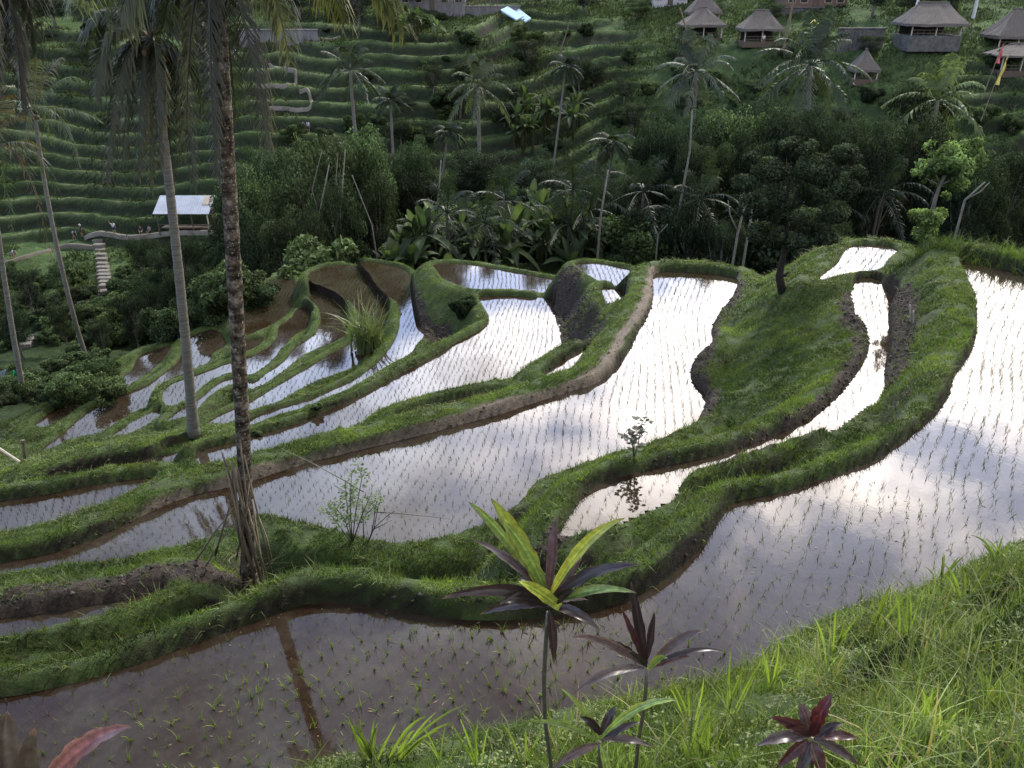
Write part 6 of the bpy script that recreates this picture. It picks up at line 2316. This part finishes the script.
def pose(kind):
    """joint table for one pose, figure 1.66 m tall facing -Y"""
    J = dict(pelvis=(0, 0, .92), waist=(0, 0, 1.06), chest=(0, 0, 1.26), neck=(0, 0, 1.42), head=(0, -.015, 1.52), crown=(0, -.01, 1.62))
    for s, n_ in ((-1, 'l'), (1, 'r')):
        J['sh' + n_] = (s * .17, 0, 1.36); J['el' + n_] = (s * .23, .02, 1.10); J['wr' + n_] = (s * .25, -.05, .87)
        J['hip' + n_] = (s * .09, 0, .88); J['kn' + n_] = (s * .11, -.02, .49); J['an' + n_] = (s * .12, .02, .09); J['toe' + n_] = (s * .13, -.13, .03)
    if kind == 'raise':
        J['ell'] = (-.33, -.08, 1.46); J['wrl'] = (-.36, -.10, 1.70)
    if kind == 'lean':
        for k in ('waist', 'chest', 'neck', 'head', 'crown', 'shl', 'shr', 'ell', 'elr', 'wrl', 'wrr'):
            x_, y_, z_ = J[k]
            h = z_ - .92
            J[k] = (x_, y_ - h * .75, .92 + h * .66)
        J['wrl'] = (-.2, -.45, .75); J['wrr'] = (.2, -.45, .75); J['ell'] = (-.22, -.3, .92); J['elr'] = (.22, -.3, .92)
    if kind == 'sit':
        for k in list(J):
            if k[:2] in ('kn',):
                J[k] = (J[k][0] * 1.2, -.40, .50)
            elif k[:2] == 'an':
                J[k] = (J[k][0] * 1.2, -.36, .09)
            elif k[:3] == 'toe':
                J[k] = (J[k][0] * 1.2, -.50, .03)
            elif k[:3] == 'hip':
                J[k] = (J[k][0], 0, .46)
            elif k[:2] == 'wr':
                J[k] = (J[k][0] * .7, -.32, .58)
            elif k[:2] == 'el':
                J[k] = (J[k][0], -.10, .68)
            else:
                x_, y_, z_ = J[k]; J[k] = (x_, y_ - .03, z_ - .42)
    return J


def body_meshes(kind):
    J = pose(kind)
    names = ['pelvis', 'waist', 'chest', 'neck', 'head', 'crown']
    V, E, Rr = [], [], []
    ix = {}
    def put(n_, p_, r_):
        ix[n_] = len(V); V.append(p_); Rr.append(r_)
    for n_, r_ in zip(names, [(.14, .10), (.125, .09), (.15, .10), (.05, .05), (.078, .09), (.06, .07)]):
        put(n_, J[n_], r_)
    E += [(0, 1), (1, 2), (2, 3), (3, 4), (4, 5)]
    for s in 'lr':
        put('sh' + s, J['sh' + s], .055); E.append((ix['chest'], ix['sh' + s]))
        put('el' + s, J['el' + s], .038); E.append((ix['sh' + s], ix['el' + s]))
        put('wr' + s, J['wr' + s], .025); E.append((ix['el' + s], ix['wr' + s]))
        w_, e_ = Vector(J['wr' + s]), Vector(J['el' + s])
        d = (w_ - e_).normalized()
        sd_ = d.cross(Vector((1, 0, 0))).normalized()
        put('pa' + s, tuple(w_ + d * .06), (.035, .02)); E.append((ix['wr' + s], ix['pa' + s]))
        for k in range(4):
            f0 = w_ + d * .085 + sd_ * (k - 1.5) * .019
            put('f%d%s' % (k, s), tuple(f0), .008); E.append((ix['pa' + s], ix['f%d%s' % (k, s)]))
            put('g%d%s' % (k, s), tuple(f0 + d * (.06 + .01 * (k in (1, 2)))), .006); E.append((ix['f%d%s' % (k, s)], ix['g%d%s' % (k, s)]))
        put('th' + s, tuple(w_ + d * .05 - sd_ * .045), .009); E.append((ix['pa' + s], ix['th' + s]))
        put('hip' + s, J['hip' + s], .085); E.append((0, ix['hip' + s]))
        put('kn' + s, J['kn' + s], .055); E.append((ix['hip' + s], ix['kn' + s]))
        put('an' + s, J['an' + s], .035); E.append((ix['kn' + s], ix['an' + s]))
        put('toe' + s, J['toe' + s], (.04, .025)); E.append((ix['an' + s], ix['toe' + s]))
    # nose
    h_ = Vector(J['head'])
    put('nose', tuple(h_ + Vector((0, -.10, -.005))), .014); E.append((ix['head'], ix['nose']))
    body = skin_mesh('body', V, E, Rr, SKIN)
    # shirt
    def sub(keys, edges, rads, nm):
        VV = [J[k] for k in keys]
        return skin_mesh(nm, VV, edges, rads, SKIN)
    up = [('sh' + s) for s in 'lr']
    JJ = dict(J)
    for s in 'lr':
        a_, b_ = Vector(J['sh' + s]), Vector(J['el' + s])
        JJ['slv' + s] = tuple(a_ + (b_ - a_) * .75)
        a_, b_ = Vector(J['hip' + s]), Vector(J['kn' + s])
        JJ['leg' + s] = tuple(a_ + (b_ - a_) * .85)
    J = JJ
    shirt = skin_mesh('shirt', [J['pelvis'], J['waist'], J['chest'], tuple(Vector(J['neck']) - Vector((0, 0, .03))), J['shl'], J['slvl'], J['shr'], J['slvr']],
                      [(0, 1), (1, 2), (2, 3), (2, 4), (4, 5), (2, 6), (6, 7)], [(.165, .125), (.15, .115), (.168, .12), .07, .075, .062, .075, .062], SKIN)
    shorts = skin_mesh('shorts', [J['pelvis'], J['hipl'], J['legl'], J['hipr'], J['legr']], [(0, 1), (1, 2), (0, 3), (3, 4)], [(.155, .115), .10, .085, .10, .085], SKIN)
    hd = Vector(J['crown'])
    hair = skin_mesh('hair', [tuple(hd + Vector((0, .03, -.02))), tuple(hd + Vector((0, .05, -.09))), tuple(hd + Vector((0, 0, .02)))], [(0, 1), (0, 2)], [(.088, .09), (.08, .07), (.055, .06)], HAIR)
    return body, shirt, shorts, hair


BODIES = {k: body_meshes(k) for k in ('stand', 'raise', 'lean', 'sit')}


def person(label, px, py, kind, shirt_c, short_c, rz=0.0, Yd=None, lift=0.1, sc=1.0, hat=None):
    h_ = Vector(hit(px, py)) if Yd is None else pxy(px, py, Yd)
    root = empty('person', h_ + Vector((0, 0, lift)), rz, label, 'person')
    root.scale = (sc, sc, sc)
    b_, s_, t_, hr = BODIES[kind]
    child('body', b_, root)
    for nm, me_, cc in (('shirt', s_, shirt_c), ('shorts', t_, short_c)):
        m2 = me_.copy(); m2.materials.clear(); m2.materials.append(paint('cloth_' + nm, cc, .8))
        child(nm, m2, root)
    m2 = hr
    if hat:
        m2 = hr.copy(); m2.materials.clear(); m2.materials.append(paint('hat', hat, .8))
    child('hat' if hat else 'hair', m2, root)


BL, WH, NV, GR2 = (0.03, 0.03, 0.035), (0.62, 0.66, 0.75), (0.05, 0.06, 0.11), (0.22, 0.23, 0.28)
person('person in a white shirt raising one arm, standing at the top of the long steps', 115, 235, 'raise', WH, NV, 0.3)
person('person in black with a white cap on the path above the steps', 83, 239, 'stand', BL, BL, -0.6, hat=(0.6, 0.6, 0.6))
person('person in a pale lilac shirt bending forward on the path left of the steps', 75, 241, 'lean', (0.36, 0.38, 0.52), BL, 0.9)
person('person in a light blue shirt, left of the two right of the shelter', 248, 208, 'stand', (0.35, 0.45, 0.65), NV, 0.2)
person('person in navy, right of the two standing right of the shelter', 253, 208, 'stand', NV, NV, -0.3)
person('person crouching low on the dirt path at the left edge, pale back', 14, 261, 'lean', (0.5, 0.52, 0.58), GR2, 1.4)
person('person in dark clothes sitting on the edge of the path left of the shelter', 142, 236, 'sit', BL, GR2, 0.2)
person('person in grey sitting beside the path close to the metal-roofed shelter', 151, 236, 'sit', GR2, BL, -0.4)
person('person in white standing at the right end of the metal-roofed shelter', 213, 220, 'stand', (0.5, 0.48, 0.46), GR2, -0.7)
person('person in violet on the narrow path right of the mottled palm trunk', 236, 62, 'stand', (0.22, 0.20, 0.42), GR2, 0.2)
person('person in blue, left one of a pair on the middle terraces', 304, 134, 'stand', (0.12, 0.14, 0.40), NV, 0.4)
person('person in white, right one of a pair on the middle terraces', 309, 134, 'stand', (0.45, 0.47, 0.62), NV, -0.2)
person('person in pale blue alone on the terrace edge among the thin stems', 341, 154, 'stand', (0.42, 0.48, 0.62), NV, 0.1)
person('person in white sitting in the hip roofed thatched hut', 763, 43, 'sit', (0.55, 0.55, 0.55), BL, 0.0, 127.2, 0.0)
print('things', round(time.time() - T0, 1))
# ---------------------------------------------------------------- light and sky
SUN_AZ, SUN_EL = R(34), R(46)      # azimuth from +Y towards +X
sd = bpy.data.lights.new('sun', 'SUN')
sd.energy = 5.0
sd.angle = R(5)
sd.color = (1.0, 0.95, 0.86)
so = bpy.data.objects.new('sun', sd)
COL.objects.link(so)
dirv = Vector((math.sin(SUN_AZ) * math.cos(SUN_EL), math.cos(SUN_AZ) * math.cos(SUN_EL), math.sin(SUN_EL)))
so.rotation_euler = (-dirv).to_track_quat('-Z', 'Y').to_euler()
so.location = (20, 20, 60)
world = bpy.data.worlds.new('World')
scn.world = world
world.use_nodes = True
wt = world.node_tree
wt.nodes.clear()
class WN(N):
    def __init__(s, t):
        s.t = t
g = WN(wt)
sky = g.n('ShaderNodeTexSky', _sky_type='NISHITA', _sun_disc=False, _sun_elevation=SUN_EL, _sun_rotation=SUN_AZ)
tc = g.n('ShaderNodeTexCoord')
D = tc.outputs['Generated']
sx = g.n('ShaderNodeSeparateXYZ')
g.l(D, sx.inputs[0])
zc = g.math('MAXIMUM', sx.outputs[2], 0.0)
den = g.math('ADD', zc, 0.18)
cx = g.math('DIVIDE', sx.outputs[0], den)
cy = g.math('DIVIDE', sx.outputs[1], den)
cb = g.n('ShaderNodeCombineXYZ')
g.l(cx, cb.inputs[0]); g.l(cy, cb.inputs[1])
cb.inputs[2].default_value = CLOUD_SEED if 'CLOUD_SEED' in globals() else 1.7
cn = g.noise(1.5, 6, 0.62, cb.outputs[0], 0.25)
cn2 = g.noise(4.0, 4, 0.6, cb.outputs[0], 0.1)


def lobe(az, el, power):
    az, el = R(az), R(el)
    v = (math.sin(az) * math.cos(el), math.cos(az) * math.cos(el), math.sin(el))
    d = g.n('ShaderNodeVectorMath', _operation='DOT_PRODUCT')
    g.l(D, d.inputs[0])
    d.inputs[1].default_value = v
    return g.math('POWER', g.math('MAXIMUM', d.outputs['Value'], 0.0), power)


mask = g.ramp(cn, [(0.41, 0.0), (0.53, 1.0)])
# bright cloud bank around the low sky ahead and right, where the hidden sun lights it
l1 = lobe(6, 24, 14)
l2 = lobe(30, 26, 9)
bright = g.math('ADD', g.math('MULTIPLY', l1, 6.5), g.math('MULTIPLY', l2, 5.5))
l3 = lobe(20, 35, 9)
bright = g.math('ADD', bright, g.math('MULTIPLY', l3, 6.5))
bright = g.math('ADD', bright, 3.0)
shade = g.ramp(cn2, [(0.32, 0.50), (0.62, 1.15)])
# thin blue haze in the gaps between the clouds, warmer white near the hidden sun
sxh = g.math('ADD', g.math('MULTIPLY', sx.outputs[0], 0.5), 0.5)
left = g.ramp(sxh, [(0.36, (0.66, 0.77, 1.0)), (0.53, (1.0, 0.915, 0.865))])
hazy = g.ramp(sxh, [(0.36, (0.24, 0.34, 0.62)), (0.53, (0.27, 0.30, 0.40))])
cl = g.mix(mask, hazy, g.mix(1.0, left, shade, 'MULTIPLY'))
high = g.ramp(sx.outputs[2], [(0.52, 1.0), (0.74, 0.40)])
cl = g.mix(1.0, cl, high, 'MULTIPLY')
clv = g.n('ShaderNodeVectorMath', _operation='SCALE')
g.l(cl, clv.inputs[0]); g.l(bright, clv.inputs['Scale'])
SKYS = 0.10
skk = g.n('ShaderNodeVectorMath', _operation='SCALE')
g.l(clv.outputs[0], skk.inputs[0]); skk.inputs['Scale'].default_value = 1.0 / SKYS
skn = g.n('ShaderNodeVectorMath', _operation='SCALE')
g.l(sky.outputs[0], skn.inputs[0]); skn.inputs['Scale'].default_value = 0.12
colr = g.mix(1.0, skn.outputs[0], skk.outputs[0], 'ADD')
bg = g.n('ShaderNodeBackground', Strength=SKYS)
g.l(colr, bg.inputs[0])
wo = g.n('ShaderNodeOutputWorld')
g.l(bg.outputs[0], wo.inputs[0])

scn.view_settings.view_transform = 'Standard'
scn.view_settings.look = 'None'
scn.view_settings.exposure = 0
scn.view_settings.gamma = 1
scn.render.engine = 'CYCLES'
scn.cycles.use_denoising = True
scn.cycles.max_bounces = 6
scn.cycles.diffuse_bounces = 2
scn.cycles.glossy_bounces = 3
scn.cycles.transmission_bounces = 4
scn.cycles.transparent_max_bounces = 6
scn.cycles.caustics_reflective = False
scn.cycles.caustics_refractive = False
scn.cycles.sample_clamp_indirect = 6.0
print('script done', round(time.time() - T0, 1))
